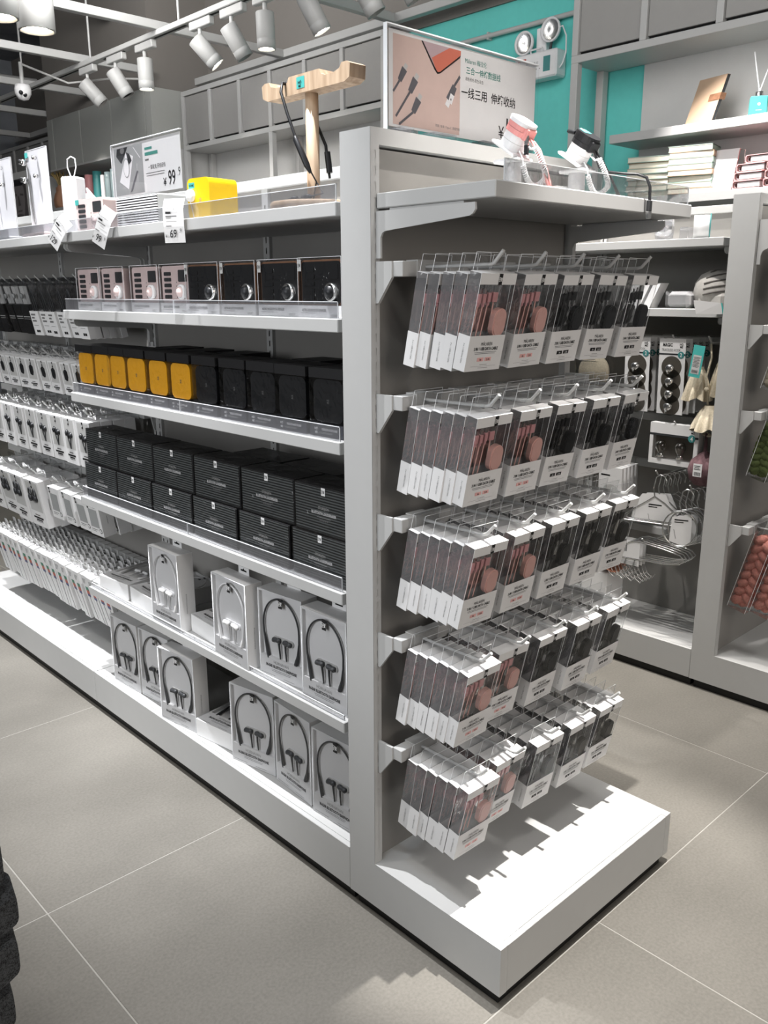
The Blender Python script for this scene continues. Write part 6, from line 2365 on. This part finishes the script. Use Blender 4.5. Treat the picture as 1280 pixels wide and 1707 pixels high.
for q in ((-0.035, 0.0, 0.26), (0.05, 0.0, 0.27)):
    b = MB()
    b.tube([(0, 0, 0.098), q], 0.0028, 'wplastic', 6)
    part('reed', b, t)
# wallets beyond the headphone stand
for (y, z0, m, w, lab) in ((4.60, 1.7805, 'tan', 0.22, 'tan leather case leaning on the wall shelf, left of the wooden stand'), (3.93, 1.7805, 'tan', 0.2, 'tan leather case half hidden by the wooden stand')):
    b = MB()
    b.bbox(-w / 2, w / 2, 0, 0.02, 0, 0.155 if w > 0.21 else 0.17, m, 0.004)
    tag(link('leather_case', b.build('leather_case'), None, (2.96, y, z0), (0.12, 0, FACE_L)), lab, 'case', 'leather cases')
b = MB()
b.bbox(-0.075, 0.075, 0, 0.03, 0, 0.34, 'wine', 0.005)
tag(link('leather_wallet', b.build('leather_wallet'), None, (2.98, 3.60, 1.7805), (0.1, 0.14, FACE_L)), 'dark wine leather wallet leaning right of the wooden stand', 'wallet')
b = MB()
b.lathe([(0.0, 0.0), (0.10, 0.0), (0.105, 0.02), (0.10, 0.045), (0.0, 0.047)], 'greybottle', 24)
tag(link('round_tin', b.build('round_tin'), None, (2.95, 3.50, 2.118)), 'round teal grey tin just above the end unit', 'tin')
b = MB()
b.bbox(2.9, 3.17, 3.37, 3.70, 2.08, 2.117, 'white', 0.002)
tag(link('short_shelf', b.build('short_shelf')), 'short white shelf carrying the round teal tin', 'shelf')
# flasks and vases in the niche
NX, NZ = 2.72, 2.0105
for (y, m, h, r, lab) in ((6.992, 'rosebottle', 0.245, 0.037, 'pink flask in the niche, tallest pink one'), (6.828, 'tealbottle', 0.26, 0.039, 'dark teal flask standing beside the pink one'), (6.725, 'wplastic', 0.22, 0.02, 'thin white flask between the teal and grey ones'), (6.613, 'greybottle', 0.235, 0.035, 'slate grey flask right of the teal one'), (6.515, 'greybottle', 0.25, 0.030, 'blue grey flask at the poster edge')):
    b = MB()
    b.lathe([(0.0, 0.0), (r, 0.0), (r * 1.02, 0.01), (r * 1.02, h * 0.74), (r, h * 0.755), (r * 1.02, h * 0.77), (r * 0.98, h * 0.98), (0.0, h)], m, 20)
    tag(link('flask', b.build('flask'), None, (NX, y, NZ)), lab, 'flask', 'flasks in the niche')
for (y, h, lab) in ((7.600, 0.20, 'terracotta bottle vase holding dried grass'), (7.705, 0.195, 'plain terracotta vase behind the grass one')):
    t = thing('vase', lab, 'vase', (NX + (0.03 if h < 0.198 else 0), y, NZ), (0, 0, 0), 'terracotta vases')
    b = MB()
    b.lathe([(0.0, 0.0), (0.040, 0.0), (0.052, 0.03), (0.055, 0.08), (0.042, 0.13), (0.027, 0.155), (0.026, h), (0.020, h), (0.0, h - 0.03)], 'terra', 22)
    part('pot', b, t)
    if h > 0.198:
        for k in range(16):
            a = 2 * PI * k / 16
            b = MB()
            q = 0.03 + 0.035 * (k % 3) / 2
            b.tube([(0.004 * math.cos(a), 0.004 * math.sin(a), h - 0.03), (q * 0.5 * math.cos(a), q * 0.6 * math.sin(a), h + 0.05), (q * math.cos(a) * 1.2, q * 1.4 * math.sin(a), h + 0.10 + 0.02 * (k % 2))], [0.002, 0.004, 0.008], 'straw', 5)
            part('grass_stem', b, t)

# ------------------------------------------------------------------ stack of folded dark cloth at the lower left
tb = MB()
tb.bbox(-1.45, -0.73, 0.37, 0.95, 0.06, 0.10, 'white', 0.004)
tb.box(-1.4, -0.76, 0.4, 0.9, 0.0, 0.06, 'kick')
tag(link('low_platform', tb.build('low_platform')), 'low white platform under the folded dark cloth at the lower left', 'platform')
zz = 0.1003
for k, (h, xr, ys) in enumerate(((0.052, -0.715, 0.40), (0.070, -0.705, 0.395), (0.078, -0.692, 0.393), (0.076, -0.678, 0.392), (0.062, -0.670, 0.397), (0.090, -0.680, 0.404))):
    b = MB()
    w, dp = 0.34, 0.42
    o = []
    for q in range(9):
        a = -PI / 2 + PI * q / 8
        ca, sa = math.cos(a), math.sin(a)
        o.append((-0.020 + 0.020 * (abs(ca) ** 0.4), h / 2 + (h / 2) * (1 if sa > 0 else -1) * abs(sa) ** 0.45))
    o += [(-w, h), (-w, 0)]
    nseg = 10
    vs, fs = [], []
    L = len(o)
    for j in range(nseg + 1):
        u = j / nseg
        e = 0.030 * max(0.0, 1 - u * 6) ** 2
        sc = 1.0 - 0.25 * max(0.0, 1 - u * 8) ** 2
        for (x, z) in o:
            vs.append((x - e, -0.075 + dp * u, h / 2 + (z - h / 2) * sc + 0.0015 * math.sin(5 * j + 40 * x)))
    for j in range(nseg):
        for i in range(L):
            fs.append((j * L + i, j * L + (i + 1) % L, (j + 1) * L + (i + 1) % L, (j + 1) * L + i))
    b.add(vs, fs, 'tweed', True)
    b.add(vs[:L], [tuple(range(L - 1, -1, -1))], 'tweed')
    b.add(vs[-L:], [tuple(range(L))], 'tweed')
    lab = 'folded dark tweed cloth, %s in the pile at the lower left' % ('lowest', 'second from the bottom', 'third from the bottom', 'third from the top', 'second from the top', 'topmost')[k]
    tag(link('folded_cloth', b.build('folded_cloth'), None, (xr - 0.008, ys + 0.004, zz), (0, 0, 0.35)), lab, 'cloth', 'folded dark cloths')
    zz += h + 0.001
